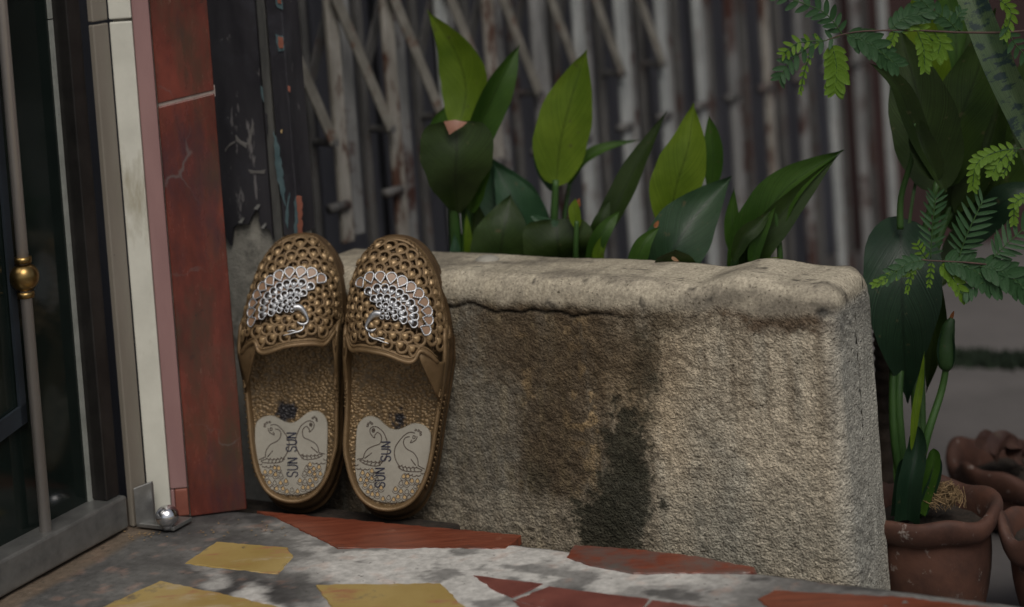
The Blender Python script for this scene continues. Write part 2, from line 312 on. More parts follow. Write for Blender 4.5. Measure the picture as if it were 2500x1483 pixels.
M['snake'] = leafmat('banded_grey_green_leaf', (.038, .07, .03), (.065, .10, .045), transl=.08, vein=1, band=(.014, .03, .028))
M['stem'] = leafmat('green_stem', (.03, .075, .018), (.05, .11, .025), transl=.1, vein=1)
M['pink_leaf'] = leafmat('pink_leaf_back', (.42, .2, .14), (.5, .26, .18), transl=.3, vein=1)
M['orange_leaf'] = leafmat('orange_brown_bud', (.26, .09, .03), (.33, .13, .05), transl=.2, vein=1)
M['tam_dark'] = leafmat('feathery_green_leaflet', (.03, .085, .03), (.045, .11, .04), transl=.3, vein=1.5)
M['tam_lime'] = leafmat('young_yellow_green_leaflet', (.13, .25, .02), (.18, .32, .035), transl=.45, vein=1.2)
M['deep2'] = leafmat('dark_bluish_leaf', (.009, .027, .013), (.016, .040, .019), transl=.12)
M['stem_dark'] = leafmat('dark_green_bud', (.02, .05, .014), (.03, .07, .02), transl=.05, vein=1)
M['dry'] = leafmat('dry_brown_leaf', (.05, .025, .02), (.09, .05, .038), transl=.1, vein=1)
M['ochre_spot'] = leafmat('tan_leaf_spot', (.25, .14, .07), (.3, .18, .1), transl=.1, vein=1)
M['moss'] = mat('dark_moss', (.006, .015, .006), (.012, .026, .010), rough=.9)
M['twig'] = mat('brown_twig', (.045, .025, .02), (.09, .05, .04), rough=.8, nscale=90)
M['trunk'] = mat('ringed_brown_trunk', (.03, .022, .016), (.075, .055, .04), rough=.9, nscale=40, bump=.6, bscale=120)

# ================================================================== SETTING
# ---- ground and street beyond
GZ = -0.13
g = MB(); g.add([(-12, -12, GZ), (14, -12, GZ), (14, 16, GZ), (-12, 16, GZ)], [(0, 1, 2, 3)])
tag(g.build('ground', M['pavement'], recalc=False), kind='structure')
sk = MB(); sk.add([(-60, -60, GZ - .02), (60, -60, GZ - .02), (60, 60, GZ - .02), (-60, 60, GZ - .02)], [(0, 1, 2, 3)])
tag(sk.build('terrain', M['pavement'], recalc=False), kind='structure')
# paving joints of the far ground are too blurred to see; a mossy strip runs along the gutter
mo = MB(); random.seed(3)
a0 = onz(2290, 885, GZ); b0 = onz(2620, 895, GZ)
for i in range(900):
    t = random.random(); p = a0.lerp(b0, t) + Vector((0, random.gauss(0, .010), 0)); r = random.uniform(.004, .010); an = random.random() * 6.28
    hgt = random.uniform(.006, .02)
    mo.add([p + Vector((math.cos(an) * r, math.sin(an) * r, 0)), p - Vector((math.cos(an) * r, math.sin(an) * r, 0)), p + Vector((0, .002, hgt))], [(0, 1, 2)])
tag(mo.build('moss', M['moss'], recalc=False), kind='stuff', label='green moss growing along the street gutter')
# ---- raised floor slab with broken tile pieces
S0, S1, DN, RES = -.45, .95, -.80, .0036
ns = int((S1 - S0) / RES); nd = int(-DN / RES)
ss, dd = np.meshgrid(np.linspace(S0, S1, ns + 1), np.linspace(DN, 0, nd + 1), indexing='ij')
hz = (fbm(ss * 60, dd * 60, 5, 11) - .5) * .0016 + (fbm(ss * 9, dd * 9, 3, 4) - .5) * .002 - .0012
edge = sst(-.010, 0, dd); hz = hz - edge ** 2 * .0014
nA = fbm(ss * 7, dd * 12, 5, 21); nB = fbm(ss * 26, dd * 34, 5, 31); nC = fbm(ss * 90, dd * 90, 4, 41)
white = np.array([.52, .505, .475]); dark = np.array([.052, .050, .050]); grey = np.array([.13, .127, .12]); tan = np.array([.17, .125, .09])
wm = sst(.03, .24, ss + (nA - .5) * .22 + dd * .3) * (.25 + .75 * sst(.40, .48, nB + .03)) * (.45 + .55 * sst(.36, .46, nA))
wm = np.maximum(wm, sst(.50, .66, nB) * sst(.0, .15, ss + .02) * .8)
wm = np.maximum(wm, sst(.27, .30, ss) * (1 - sst(.50, .56, ss)) * sst(-.05, -.015, dd) * .95 * sst(.30, .42, nC))
wm = np.clip(wm * 1.25, 0, 1)
wm = wm * (1 - .8 * sst(.42, .50, ss + (nA - .5) * .12)) 
cl = dark[None, None] * (1 - sst(.35, .7, nA)[..., None]) + grey * sst(.35, .7, nA)[..., None]
cl = cl * (1 - wm[..., None]) + white * wm[..., None]
cl = cl * (.75 + .5 * nC[..., None])
tm = sst(.66, .76, nC + (nB - .5) * .4)[..., None] * .3; cl = cl * (1 - tm) + np.array([.36, .2, .14]) * tm
_d0 = onz(0, 1467); _d1 = onz(318, 1291); _dd = (_d1 - _d0).normalized()
PXx = E0.x + e.x * ss + n.x * dd; PYy = E0.y + e.y * ss + n.y * dd
_dist = (PXx - _d0.x) * _dd.y - (PYy - _d0.y) * _dd.x
_tm = (1 - sst(.016, .026, _dist + (nB - .5) * .012))[..., None] * .75; cl = cl * (1 - _tm) + np.array([.15, .11, .075]) * _tm
P = np.stack([E0.x + e.x * ss + n.x * dd, E0.y + e.y * ss + n.y * dd, hz], -1).reshape(-1, 3)
idx = np.arange((ns + 1) * (nd + 1)).reshape(ns + 1, nd + 1)
fc = np.stack([idx[:-1, :-1], idx[1:, :-1], idx[1:, 1:], idx[:-1, 1:]], -1).reshape(-1, 4)
V = P.tolist(); Fc = fc.tolist(); cols = cl.reshape(-1, 3).tolist()
# skirt at the back edge and the coarse remainder of the slab
b = len(V)
for i in range(ns + 1):
    V.append([V[idx[i, nd]][0] + n.x * .002, V[idx[i, nd]][1] + n.y * .002, GZ]); cols.append([.10, .095, .085])
Fc += [[int(idx[i, nd]), int(idx[i + 1, nd]), b + i + 1, b + i] for i in range(ns)]
def addq(pts, c=(.13, .125, .12)):
    k = len(V)
    for p in pts: V.append(list(p)); cols.append(list(c))
    Fc.append([k, k + 1, k + 2, k + 3])
zc = -.0012
addq([SD(-2.2, -1.7, zc), SD(2.2, -1.7, zc), SD(2.2, DN, zc), SD(-2.2, DN, zc)])
addq([SD(-2.2, DN, zc), SD(S0, DN, zc), SD(S0, 1.6, zc), SD(-2.2, 1.6, zc)])
addq([SD(S1, DN, zc), SD(2.2, DN, zc), SD(2.2, 0, zc), SD(S1, 0, zc)])
addq([SD(2.2, -1.7, zc), SD(2.2, -1.7, GZ), SD(2.2, 0, GZ), SD(2.2, 0, zc)])
addq([SD(S1, 0, zc), SD(2.2, 0, zc), SD(2.2, 0, GZ), SD(S1, 0, GZ)])
floor = tag(mk('floor', V, Fc, M['cement'], smooth=True, col=np.array(cols)), kind='structure')
def tilepiece(px, m, name='tile', up_=.0004, jag=.0009, label=None, sd=None):
    P2 = [onz(*q) for q in px] if sd is None else [SD(a, b_) for a, b_ in sd]
    out = []
    for i, p in enumerate(P2):
        q = P2[(i + 1) % len(P2)]; k = max(1, int((q - p).length / .005))
        for j in range(k):
            r = p.lerp(q, j / k)
            if j: r += Vector((random.uniform(-jag, jag), random.uniform(-jag, jag), 0))
            out.append(r)
    z1 = up_ - .0006
    c = sum(out, Vector()) / len(out)
    V = [Vector((p.x, p.y, -.008)) for p in out] + [Vector((p.x, p.y, z1 - .0006)) for p in out] + [Vector((p.x + (c.x - p.x) * .0, p.y, z1)) + (c - p).normalized() * .0007 for p in out]
    k = len(out)
    Fc = [(i, (i + 1) % k, k + (i + 1) % k, k + i) for i in range(k)] + [(k + i, k + (i + 1) % k, 2 * k + (i + 1) % k, 2 * k + i) for i in range(k)] + [tuple(range(2 * k, 3 * k))]
    o = mk(name, V, Fc, m, floor, smooth=False, recalc=True)
    if label: o['label'] = label
    return o
random.seed(11)
tilepiece([(627, 1247), (1272, 1306), (1233, 1338), (824, 1337), (668, 1259)], M['wood_red'], label='long red-brown tile piece at the floor edge')
tilepiece([(1402, 1330), (1560, 1341), (1700, 1357), (1842, 1385), (1848, 1397), (1546, 1399), (1440, 1379), (1383, 1358)], M['wood_grey'], label='red-brown tile piece smeared with grey cement')
R = lambda L_: [(300 + x / 1.316, 1180 + y / 1.316) for x, y in L_]
tilepiece(R([(1125, 295), (1350, 322), (1250, 366), (1185, 338)]), M['tile_red'])
tilepiece(R([(1368, 330), (1690, 370), (1640, 420), (1500, 440), (1262, 372)]), M['tile_red'])
tilepiece(R([(1700, 374), (1900, 399), (1960, 470), (1650, 425)]), M['tile_red'])
tilepiece(R([(1252, 374), (1490, 444), (1560, 520), (1330, 450)]), M['tile_red'])
tilepiece([(1850, 1461), (1888, 1441), (2210, 1457), (2560, 1500), (2300, 1530), (1900, 1500)], M['wood_red'])
tilepiece([(452, 1374), (528, 1322), (703, 1336), (716, 1359), (680, 1400), (634, 1397)], M['yellow'])
tilepiece([(215, 1497), (391, 1417), (560, 1452), (705, 1487), (620, 1590), (330, 1640)], M['yellow'])
tilepiece([(771, 1427), (1075, 1423), (1146, 1492), (1100, 1600), (870, 1560)], M['yellow'])
for k in range(16):       # more of the same broken tiling nearer than the frame shows
    s_ = random.uniform(-.1, .9); d_ = random.uniform(-.75, -.3); r_ = random.uniform(.03, .055)
    a_ = random.random() * 6; m_ = random.choice([M['yellow'], M['tile_red'], M['wood_red']])
    tilepiece(None, m_, sd=[(s_ + r_ * math.cos(a_ + j * 2 * math.pi / 5) * random.uniform(.8, 1.1), d_ + r_ * math.sin(a_ + j * 2 * math.pi / 5) * random.uniform(.8, 1.1)) for j in range(5)])
# ledge the slippers stand on
LZ = -.0098
lg = MB(); lg.prism([SD(-.06, .0022), SD(.19, .0022), SD(.19, .05), SD(-.06, .05)], GZ, LZ)
tag(lg.build('kerb', M['soil'], bevel=.003), kind='structure')
# dry crumbs on the floor near the door
cr_ = MB(); random.seed(5)
for k in range(60):
    if k < 34: p = onz(random.gauss(335, 26), random.gauss(1306, 6))
    else: p = onz(random.uniform(420, 700), random.uniform(1270, 1310))
    r = random.uniform(.0003, .0010)
    cr_.ball(p + Vector((0, 0, r * .5)), r, 2, (1.6, 1, .6))
tag(cr_.build('crumbs', M['fibre'], recalc=False), kind='stuff', label='dry crumbs and grit scattered on the floor')

# ================================================================== BUILDING CORNER: door, tiled jamb, painted post
HT = 2.1
jamb = empty('tiled_jamb', onz(500, 1262), 'tiled door jamb with cream, mauve and red marble strips left of the slippers', 'door jamb')
bpy.context.view_layer.update()
ji = jamb.matrix_world.inverted()
def relm(mb, par):
    o = par.location; mb.V = [v - o for v in mb.V]; return mb
q0, q1, q2, q3, q4 = onz(327, 1288), onz(364, 1269), onz(420, 1266), onz(464, 1262), onz(603, 1244)
core = MB(); cb = .006
core.prism([q1 + n * cb, q2 + n * cb, q3 + n * cb, q4 + n * cb - e * .014, q4 + n * .0085 - e * .014, q1 + n * .05 - e * .02], -.001, HT)
relm(core, jamb).build('masonry', M['plaster'], jamb)
def zat(px, py, A, B):      # height of pixel on the vertical plane through A,B
    nn = (B - A).cross(Vector((0, 0, 1))).normalized(); D = ray(px, py); t = (A - CO).dot(nn) / D.dot(nn); return (CO + D * t).z
def stripboard(A, B, zA0, zB0, zA1, zB1, name, m, th=.006, bevel=.0012, par=None, lab=None):
    par = par or jamb
    nn = (B - A).cross(Vector((0, 0, 1))).normalized(); 
    if nn.y > 0: nn = -nn
    mb = MB(); dz = Vector((0, 0, 1))
    A_ = Vector((A.x, A.y, 0)); B_ = Vector((B.x, B.y, 0))
    mb.slab([A_ + dz * zA0, B_ + dz * zB0, B_ + dz * zB1, A_ + dz * zA1], -nn * th)
    o = relm(mb, par).build(name, m, par, bevel=bevel)
    if lab: o['label'] = lab
    return o
zj = zat(280, 51, q1, q2)
for a, b_, nm, m in ((q0, q1, 'tile', 'shaded_tile'), (q1, q2, 'tile', 'white_tile')):
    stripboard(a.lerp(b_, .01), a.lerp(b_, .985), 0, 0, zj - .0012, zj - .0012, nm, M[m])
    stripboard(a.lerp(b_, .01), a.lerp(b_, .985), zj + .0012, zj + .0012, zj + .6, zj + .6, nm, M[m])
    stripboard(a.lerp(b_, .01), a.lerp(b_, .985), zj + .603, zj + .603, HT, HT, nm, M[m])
stripboard(q2.lerp(q3, .02), q3.lerp(q2, .03), .026, .026, HT, HT, 'mauve_strip', M['pink_tile'])
stripboard(q2.lerp(q3, .25), q3.lerp(q2, .03), .001, .001, .0255, .0255, 'patch', M['rust_patch'])
stripboard(q2.lerp(q3, .02), q2.lerp(q3, .23), .001, .001, .0255, .0255, 'mauve_strip', M['pink_tile'])
zl, zr = zat(400, 258, q3, q4), zat(536, 224, q3, q4)
for d0, d1 in ((-9, 0), (0, .52), (.52, 2)):
    lo = (0, 0) if d0 < 0 else (zl + d0 + .002, zr + d0 + .0016)
    hi = (min(zl + d1, HT) - .001, min(zr + d1, HT) - .001)
    stripboard(q3.lerp(q4, .012), q4, lo[0], lo[1], hi[0], hi[1], 'tile', M['marble'], th=.0062, bevel=.0010, lab='dark red veined marble tile')
stripboard(q3.lerp(q4, .012) + n * .0015, q4 + n * .0015, zl - .004, zr - .004, zl + .006, zr + .006, 'grout', M['grout'], th=.002, bevel=0)

# ---- glass door
D0 = onz(0, 1467); D1 = onz(318, 1291); dd_ = (D1 - D0).normalized(); dn_ = Vector((dd_.y, -dd_.x, 0))     # dn_ faces the viewer side
DL = D1 - dd_ * .75
door = empty('glass_door', D1 - dd_ * .37, 'dark glass door with brushed steel bottom rail and upright brass-knobbed bar', 'door')
def vplane(px, py, A, nn): D = ray(px, py); t = (A - CO).dot(nn) / D.dot(nn); return CO + D * t
ztop = vplane(300, 1214, D1, dn_).z
RT = .030
mb = MB(); a, b_ = DL, D1 - dd_ * .001
mb.slab([a + Vector((0, 0, .0015)), b_ + Vector((0, 0, .0015)), b_ + Vector((0, 0, ztop)), a + Vector((0, 0, ztop))], -dn_ * RT)
relm(mb, door).build('bottom_rail', M['steel'], door, bevel=.0022)
mb = MB(); gz = Vector((0, 0, 1)); G = D1 - dn_ * (RT * .80)
mb.slab([DL - dn_ * RT * .8 + gz * ztop, G - dd_ * .02 + gz * ztop, G - dd_ * .02 + gz * HT, DL - dn_ * RT * .8 + gz * HT], -dn_ * .005)
relm(mb, door).build('glass_pane', M['glass'], door)
# hinge stile next to the jamb
mb = MB(); mb.slab([D1 - dd_ * .020 - dn_ * .006 + gz * (ztop + .0005), D1 - dd_ * .003 - dn_ * .006 + gz * (ztop + .0005), D1 - dd_ * .003 - dn_ * .006 + gz * HT, D1 - dd_ * .020 - dn_ * .006 + gz * HT], -dn_ * .024)
relm(mb, door).build('stile', M['dark_steel'], door, bevel=.001)
# slim pale strip painting the cream tile edge's reflection onto the glass, and upright bar with brass knob
def onglass(px, py, off): return vplane(px, py, G + dn_ * off, dn_)
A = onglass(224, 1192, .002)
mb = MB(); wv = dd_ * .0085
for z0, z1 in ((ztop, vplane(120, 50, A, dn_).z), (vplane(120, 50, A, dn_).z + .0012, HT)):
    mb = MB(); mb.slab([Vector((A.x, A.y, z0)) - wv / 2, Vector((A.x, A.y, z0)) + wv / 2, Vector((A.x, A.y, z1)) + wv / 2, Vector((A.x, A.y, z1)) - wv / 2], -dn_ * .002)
    relm(mb, door).build('reflection_strip', M['reflection_strip'], door)
B = vplane(111, 1285, D1 - dn_ * RT * .38, dn_)
mb = MB(); mb.tube([Vector((B.x, B.y, ztop - .001)), Vector((B.x, B.y, HT))], .0049, 20)
pole = relm(mb, door).build('upright_bar', M['steel_pole'], door, smooth=True)
kz = vplane(60, 677, B, dn_).z
mb = MB(); mb.ball((B.x, B.y, kz), .0122, 18); mb.tube([(B.x, B.y, kz - .017), (B.x, B.y, kz - .012)], .0072, 18); mb.tube([(B.x, B.y, kz + .012), (B.x, B.y, kz + .017)], .0072, 18)
kn = relm(mb, door).build('knob', M['brass'], pole, smooth=True)
# dark room seen behind the glass
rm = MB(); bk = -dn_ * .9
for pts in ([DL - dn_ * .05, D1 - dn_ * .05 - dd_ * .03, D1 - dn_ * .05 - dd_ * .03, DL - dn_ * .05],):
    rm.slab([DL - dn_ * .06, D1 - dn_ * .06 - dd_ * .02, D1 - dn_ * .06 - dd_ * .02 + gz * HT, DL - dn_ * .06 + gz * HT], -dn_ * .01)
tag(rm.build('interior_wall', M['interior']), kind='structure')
# inner cabinet edge behind the glass lower left: a muntin frame on the glass
for (x0, y0, x1, y1) in ((0, 1080, 68, 1030),):
    p0 = onglass(x0 - 60, y0 + 45, .004); p1 = onglass(x1, y1, .004); p2 = onglass(x1, y1 - 16, .004).z
    mb = MB(); hh = .016
    mb.slab([p0, p1, p1 + gz * hh, p0 + gz * hh], -dn_ * .003); relm(mb, door).build('glazing_bar', M['interior_blue'], door)
p1 = onglass(68, 1030, .004)
mb = MB(); mb.slab([p1 - dd_ * .007, p1, Vector((p1.x, p1.y, HT)), Vector((p1.x, p1.y, HT)) - dd_ * .007], -dn_ * .003); relm(mb, door).build('glazing_bar', M['interior_blue'], door)

# floor pivot with a chrome ball
pv = empty('door_pivot', onz(400, 1290), 'grey steel floor pivot plate with a round chrome ball beside the door rail', 'door pivot')
a = onz(333, 1291); 
mb = MB(); mb.slab([onz(333, 1290) + gz * .001, onz(425, 1300) + gz * .001, onz(470, 1275) + gz * .001, onz(380, 1268) + gz * .001], gz * .0035)
relm(mb, pv).build('base_plate', M['steel'], pv, bevel=.0006)
A0 = onz(333, 1292); B0 = onz(378, 1283)
zt = vplane(350, 1180, A0, (B0 - A0).cross(gz).normalized()).z
mb = MB(); mb.slab([A0 + gz * .003, B0 + gz * .003, B0 + gz * (zt), A0 + gz * (zt - .003)], n * .003)
relm(mb, pv).build('bracket', M['steel'], pv, bevel=.0008)
bc = onz(411, 1296)
mb = MB(); mb.ball(bc + gz * .013, .0103, 18, (1, 1, .9)); mb.tube([bc + gz * .002, bc + gz * .008], .005, 14)
relm(mb, pv).build('ball', M['chrome'], pv, smooth=True)

# ---- dark painted post behind the marble strip
PD = .088
post = empty('painted_post', SD(-.03, PD + .04), 'dark flaking painted post between red marble tiles and folding gate', 'post')
sL = -.16; sR = toSD(onw(738, 560, PD))[0]
sG0 = toSD(onw(652, 300, PD))[0]; sG1 = toSD(onw(672, 300, PD))[0]
mb = MB(); mb.prism([SD(sL, PD + .003), SD(sR - .002, PD + .003), SD(sR - .002, PD + .018), SD(sL, PD + .018)], GZ, HT)
relm(mb, post).build('concrete_core', M['plaster'], post)
def paint(pxs, ztopv, m, name, off, th, lab=None):
    """a coat of paint on the post: a lower edge given in picture points, straight sides up to ztopv"""
    low = [toSD(onw(x, y, PD)) for x, y in pxs]
    pts = [SD(s_, PD - off, z) for s_, _, z in low] + [SD(low[-1][0], PD - off, ztopv), SD(low[0][0], PD - off, ztopv)]
    mb = MB(); mb.slab(pts, n * th); o = relm(mb, post).build(name, m, post, bevel=0)
    if lab: o['label'] = lab
    return o
paint([(540, 560), (566, 600), (571, 556), (583, 547), (590, 551), (598, 546), (608, 549), (616, 530), (627, 514), (635, 522), (634, 540), (641, 560), (652, 557), (662, 563), (668, 585)], HT, M['dark_paint'], 'paint_coat', .0015, .0035, 'dark slate paint peeling off above the bare plaster')
# curled lip of the peeling paint
mb = MB()
for (x, y, wd) in ((628, 500, 10), (645, 546, 8), (590, 533, 9)):
    p = onw(x, y, PD - .002); mb.slab([p, p + e * wd / 2700, p + e * wd / 3600 - n * .004 - gz * .004, p - e * .001 - n * .005 - gz * .003], n * .0004 + gz * .0003)
relm(mb, post).build('curled_paint', M['grey_paint'], post)
mb = MB(); zb = onw(675, 600, PD).z
mb.slab([SD(sG0, PD - .003, zb), SD(sG1, PD - .003, zb), SD(sG1, PD - .003, HT), SD(sG0, PD - .003, HT)], n * .003)
relm(mb, post).build('grey_strip', M['grey_paint'], post, bevel=.0008)
mb = MB(); zb = onw(710, 575, PD).z
mb.slab([SD(sG1 + .0035, PD - .006, zb), SD(sR, PD - .006, zb + .002), SD(sR, PD - .006, HT), SD(sG1 + .0035, PD - .006, HT)], n * .028)
relm(mb, post).build('edge_channel', M['dark_paint'], post, bevel=.0012)
def flake(pts, m, off, name='paint_flake', jag=3.0):
    out = []
    for i, p in enumerate(pts):
        q = pts[(i + 1) % len(pts)]; k = max(1, int(math.hypot(q[0] - p[0], q[1] - p[1]) / 9))
        for j in range(k):
            t = j / k; out.append((p[0] + (q[0] - p[0]) * t + (random.uniform(-jag, jag) if j else 0) * .7, p[1] + (q[1] - p[1]) * t + (random.uniform(-jag, jag) if j else 0)))
    mb = MB(); mb.slab([onw(x, y, PD - off) for x, y in out], n * .0007); return relm(mb, post).build(name, m, post)
random.seed(21)
flake([(668, 320), (680, 355), (694, 455), (697, 505), (688, 480), (676, 440), (670, 380)], M['blue_paint'], .0072, 'blue_paint_flake')
flake([(717, 495), (722, 480), (737, 540), (737, 570), (718, 570), (720, 530)], M['blue_paint'], .0072, 'blue_paint_flake')
flake([(724, 478), (736, 480), (738, 570), (727, 570), (727, 530)], M['orange_paint'], .0080, 'orange_paint_flake')
flake([(672, 84), (690, 88), (693, 124), (680, 126), (674, 104)], M['blue_paint'], .0072, 'blue_paint_flake')
flake([(678, 90), (690, 92), (691, 118), (682, 118)], M['orange_paint'], .0080, 'orange_paint_flake')
flake([(672, 0), (688, 0), (690, 24), (676, 18)], M['blue_paint'], .0072, 'blue_paint_flake')
flake([(676, -8), (684, -6), (686, 10), (678, 8)], M['orange_paint'], .0080, 'orange_paint_flake')
flake([(702, 210), (708, 212), (708, 226), (703, 222)], M['orange_paint'], .0072, 'orange_paint_flake', 1)
for pts in ([(549, 366), (562, 350), (575, 344), (573, 349), (562, 356), (550, 371)], [(575, 330), (588, 345), (603, 350), (601, 362), (590, 354), (576, 345)], [(606, 415), (622, 418), (648, 414), (645, 425), (630, 424), (612, 425)], [(604, 350), (610, 318), (620, 300), (616, 325), (607, 362)]):
    flake(pts, M['grout_dark'], .0022, 'paint_crack', 2)
flake([(636, 210), (641, 215), (646, 245), (643, 250), (638, 232)], M['blue_paint'], .0022, 'blue_paint_flake', 1); flake([(646, 275), (651, 280), (653, 330), (648, 320)], M['dark_paint'], .0052, 'paint_flake', 2)
flake([(700, 500), (707, 470), (704, 520), (702, 560), (696, 540)], M['blue_paint'], .0072, 'blue_paint_flake', 2)
flake([(685, 318), (689, 316), (688, 326), (685, 325)], M['ochre'], .0072, 'paint_flake', .5)

# ================================================================== LOW CONCRETE WALL
WD0, WD1 = .080, .188
WS0 = toSD(onw(738, 640, WD0))[0] + .0; WS1 = .527
ZT = .2005
cx = (WS0 + WS1) / 2
def wprofile(s_):  # extra height of the top along the wall
    return .0055 * sst(.40, .445, s_) + .002 * np.sin(s_ * 60) * sst(.38, .42, s_) + (fbm(s_ * 12, s_ * 0, 3, 5) - .5) * .003
# cross section path: up the front, over the rounded top, down the back
zs = list(np.arange(GZ, ZT - .016, .0017)); path = [(WD0, z, 0) for z in zs]
for k in range(1, 9): an = math.pi / 2 * k / 8; path.append((WD0 + .014 * (1 - math.cos(an)), ZT - .016 + .016 * math.sin(an), an))
for d_ in np.arange(WD0 + .018, WD1 - .016, .003): path.append((d_, ZT - (d_ - WD0) * .04, math.pi / 2))
for k in range(0, 7): an = math.pi / 2 * k / 6; path.append((WD1 - .02 + .02 * math.sin(an), ZT - .006 - .02 * (1 - math.cos(an)), math.pi / 2 + an))
for z in np.arange(ZT - .04, GZ, -.02): path.append((WD1, z, math.pi))
path = np.array(path)
# plan path: along the length, then a rounded end; a loft of sections that shrink at the end gives the rounded corner
NS = int((WS1 - WS0) / .0017); s_arr = np.linspace(WS0, WS1 - .016, NS)
S, K = np.meshgrid(s_arr, np.arange(len(path)), indexing='ij'); Dm = path[K, 0]; Zm = path[K, 1].copy(); An = path[K, 2]
blend = sst(.1, ZT, Zm); Zm = Zm + wprofile(S) * blend
# rounding at the end: further sections
ke = 10; extra = []
for k in range(1, ke + 1):
    an = math.pi / 2 * k / ke; sh = .016 * (1 - math.cos(an)); so_ = WS1 - .016 + .016 * math.sin(an)
    c = np.array([(WD0 + WD1) / 2, 0]); dN = path[:, 0] + np.sign(c[0] - path[:, 0]) * sh * np.clip(abs(path[:, 0] - c[0]) / .056, 0, 1)
    zN = path[:, 1] - sh * sst(ZT - .05, ZT, path[:, 1]) + wprofile(np.array([so_]))[0] * sst(.1, ZT, path[:, 1])
    extra.append((np.full(len(path), so_), dN, zN))
S = np.vstack([S] + [x[0][None] for x in extra]); Dm = np.vstack([Dm] + [x[1][None] for x in extra]); Zm = np.vstack([Zm] + [x[2][None] for x in extra]); An = np.vstack([An] + [path[:, 2][None]] * ke)
# close the end with an inner fan of sections so the end face also carries grain
for k in range(1, 30):
    f = 1 - k / 29; cD = (WD0 + WD1) / 2; last = extra[-1]
    S = np.vstack([S, last[0][None]]); Dm = np.vstack([Dm, (cD + (last[1] - cD) * f)[None]])
    Zm = np.vstack([Zm, (np.minimum(last[2], 9) * 1)[None]]); An = np.vstack([An, path[:, 2][None]])
nend = 29
Q = S + Dm * .7
rough_ = (fbm(Q * 230, Zm * 260 + Dm * 150, 4, 51) - .5)
lump = (fbm(Q * 22, Zm * 22 + Dm * 20, 4, 61) - .5)
top = sst(ZT - .028, ZT - .018, Zm + (fbm(S * 30, S * 0, 4, 71) - .5) * .012 + wprofile(S) * 0 - .004 * sst(.3, .45, S))
amp = .0033 * (1 - top) + .0007 * top
disp = rough_ * amp + lump * (.0028 * (1 - top) + .0010 * top) + top * (.0010 * (1 - sst(.3, .42, S)))
# crack under the smooth cap, chip near the end
crk = np.exp(-((Zm - (ZT - .028) - (fbm(S * 40, S * 0, 4, 81) - .5) * .010) / .0012) ** 2) * (1 - sst(.28, .40, S)) * (An < .1)
disp = disp - crk * .0040
chip = onw(2008, 757, WD0); cs, _, cz = toSD(chip)
cz -= .004; ch = np.exp(-(((S - cs) / .0075) ** 2 + ((Zm - cz) / .0048) ** 2 + (fbm(S * 200, Zm * 200, 3, 9) - .5) * 1.2) ** 2) * (An < 1.3); disp = disp - ch * .0045
on_end = np.zeros_like(S); on_end[NS + ke:, :] = 1; bl = np.zeros_like(S); bl[NS:NS + ke] = (np.arange(1, ke + 1) / ke)[:, None]; bl[NS + ke:] = 1
nd_ = -np.cos(An) * (1 - bl); nz_ = np.sin(An) * (1 - bl) * (An < 3); nsn = bl
D2 = Dm + disp * nd_; Z2 = Zm + disp * nz_; S2 = S + disp * nsn
batter = (.006) * sst(ZT, GZ, Zm); S2 = S2 + batter * .7 * sst(.35, .52, S) 
# -- stains
def stain(px, py, rx, ry, rot=0, soft=.35, seed=0, amp_=.8):
    s0_, _, z0_ = toSD(onw(px, py, WD0)); k = 1 / 2900
    x = (S2 - s0_) / (rx * k); y = (Z2 - z0_) / (ry * k); c, s = math.cos(rot), math.sin(rot)
    x, y = x * c - y * s, x * s + y * c
    r = np.sqrt(x * x + y * y) + (fbm(S2 * 70, Z2 * 70, 5, 90 + seed) - .5) * amp_ + (fbm(S2 * 330, Z2 * 330, 3, 190 + seed) - .5) * amp_ * .8
    return 1 - sst(1 - soft, 1 + soft, r)
beige = np.array([.60, .52, .395]); brown = np.array([.125, .09, .055]); olive = np.array([.048, .046, .032]); grey_ = np.array([.44, .42, .35]); ochre_ = np.array([.29, .20, .10]); capc = np.array([.42, .375, .29])
stretch_n = fbm(S2 * 34, Z2 * 5, 4, 101); blotch = fbm(S2 * 12, Z2 * 12, 5, 111); fine = fbm(S2 * 120, Z2 * 120, 4, 121)
sB = toSD(onw(1560, 1000, WD0))[0]
bm_ = (1 - sst(-.03, .02, S2 - sB + (stretch_n - .5) * .10)) * .92
bm_ = np.clip(bm_ * (.70 + .6 * blotch), 0, 1)
C = beige[None, None] * (1 - bm_[..., None]) + brown * bm_[..., None]
def lay(C, m, c): m = np.clip(m, 0, 1)[..., None]; return C * (1 - m) + np.asarray(c) * m
C = lay(C, sst(.52, .70, stretch_n) * .35, brown)
C = lay(C, .5 * sst(.55, .7, blotch), grey_)
run = fbm(S2 * 150, Z2 * 9, 4, 301); run2 = fbm(S2 * 95 + 5, Z2 * 7, 4, 311)
C = lay(C, .45 * sst(.50, .68, run + (fine - .5) * .25) * (1 - top) * sst(.02, .12, Z2), brown * .8); C = lay(C, .30 * sst(.52, .72, run2 + (fine - .5) * .3) * (1 - top), grey_ * .95)
C = lay(C, .55 * sst(.50, .66, fbm(S2 * 180, Z2 * 22, 4, 321) + (fine - .5) * .4) * (1 - sst(.27, .33, S2)) * sst(.10, .22, S2), np.array([.30, .235, .13]))
C = lay(C, .6 * stain(1290, 1270, 330, 80, 0, .5, 1), beige * .8)         # paler band along the foot of the stained half
C = lay(C, .55 * stain(1160, 1000, 150, 260, 0, .6, 2), grey_ * .55)
C = lay(C, .8 * stain(1415, 930, 45, 200, 0, .6, 3) * sst(.48, .62, fine), ochre_ * 1.6)
C = lay(C, .8 * stain(1280, 860, 24, 120, 0, .6, 4) * sst(.48, .62, fine), ochre_ * 1.5)
C = lay(C, .55 * stain(1570, 940, 90, 130, .2, .7, 5), ochre_)
C = lay(C, .75 * stain(1350, 1080, 90, 170, .1, .6, 6), brown * .75)
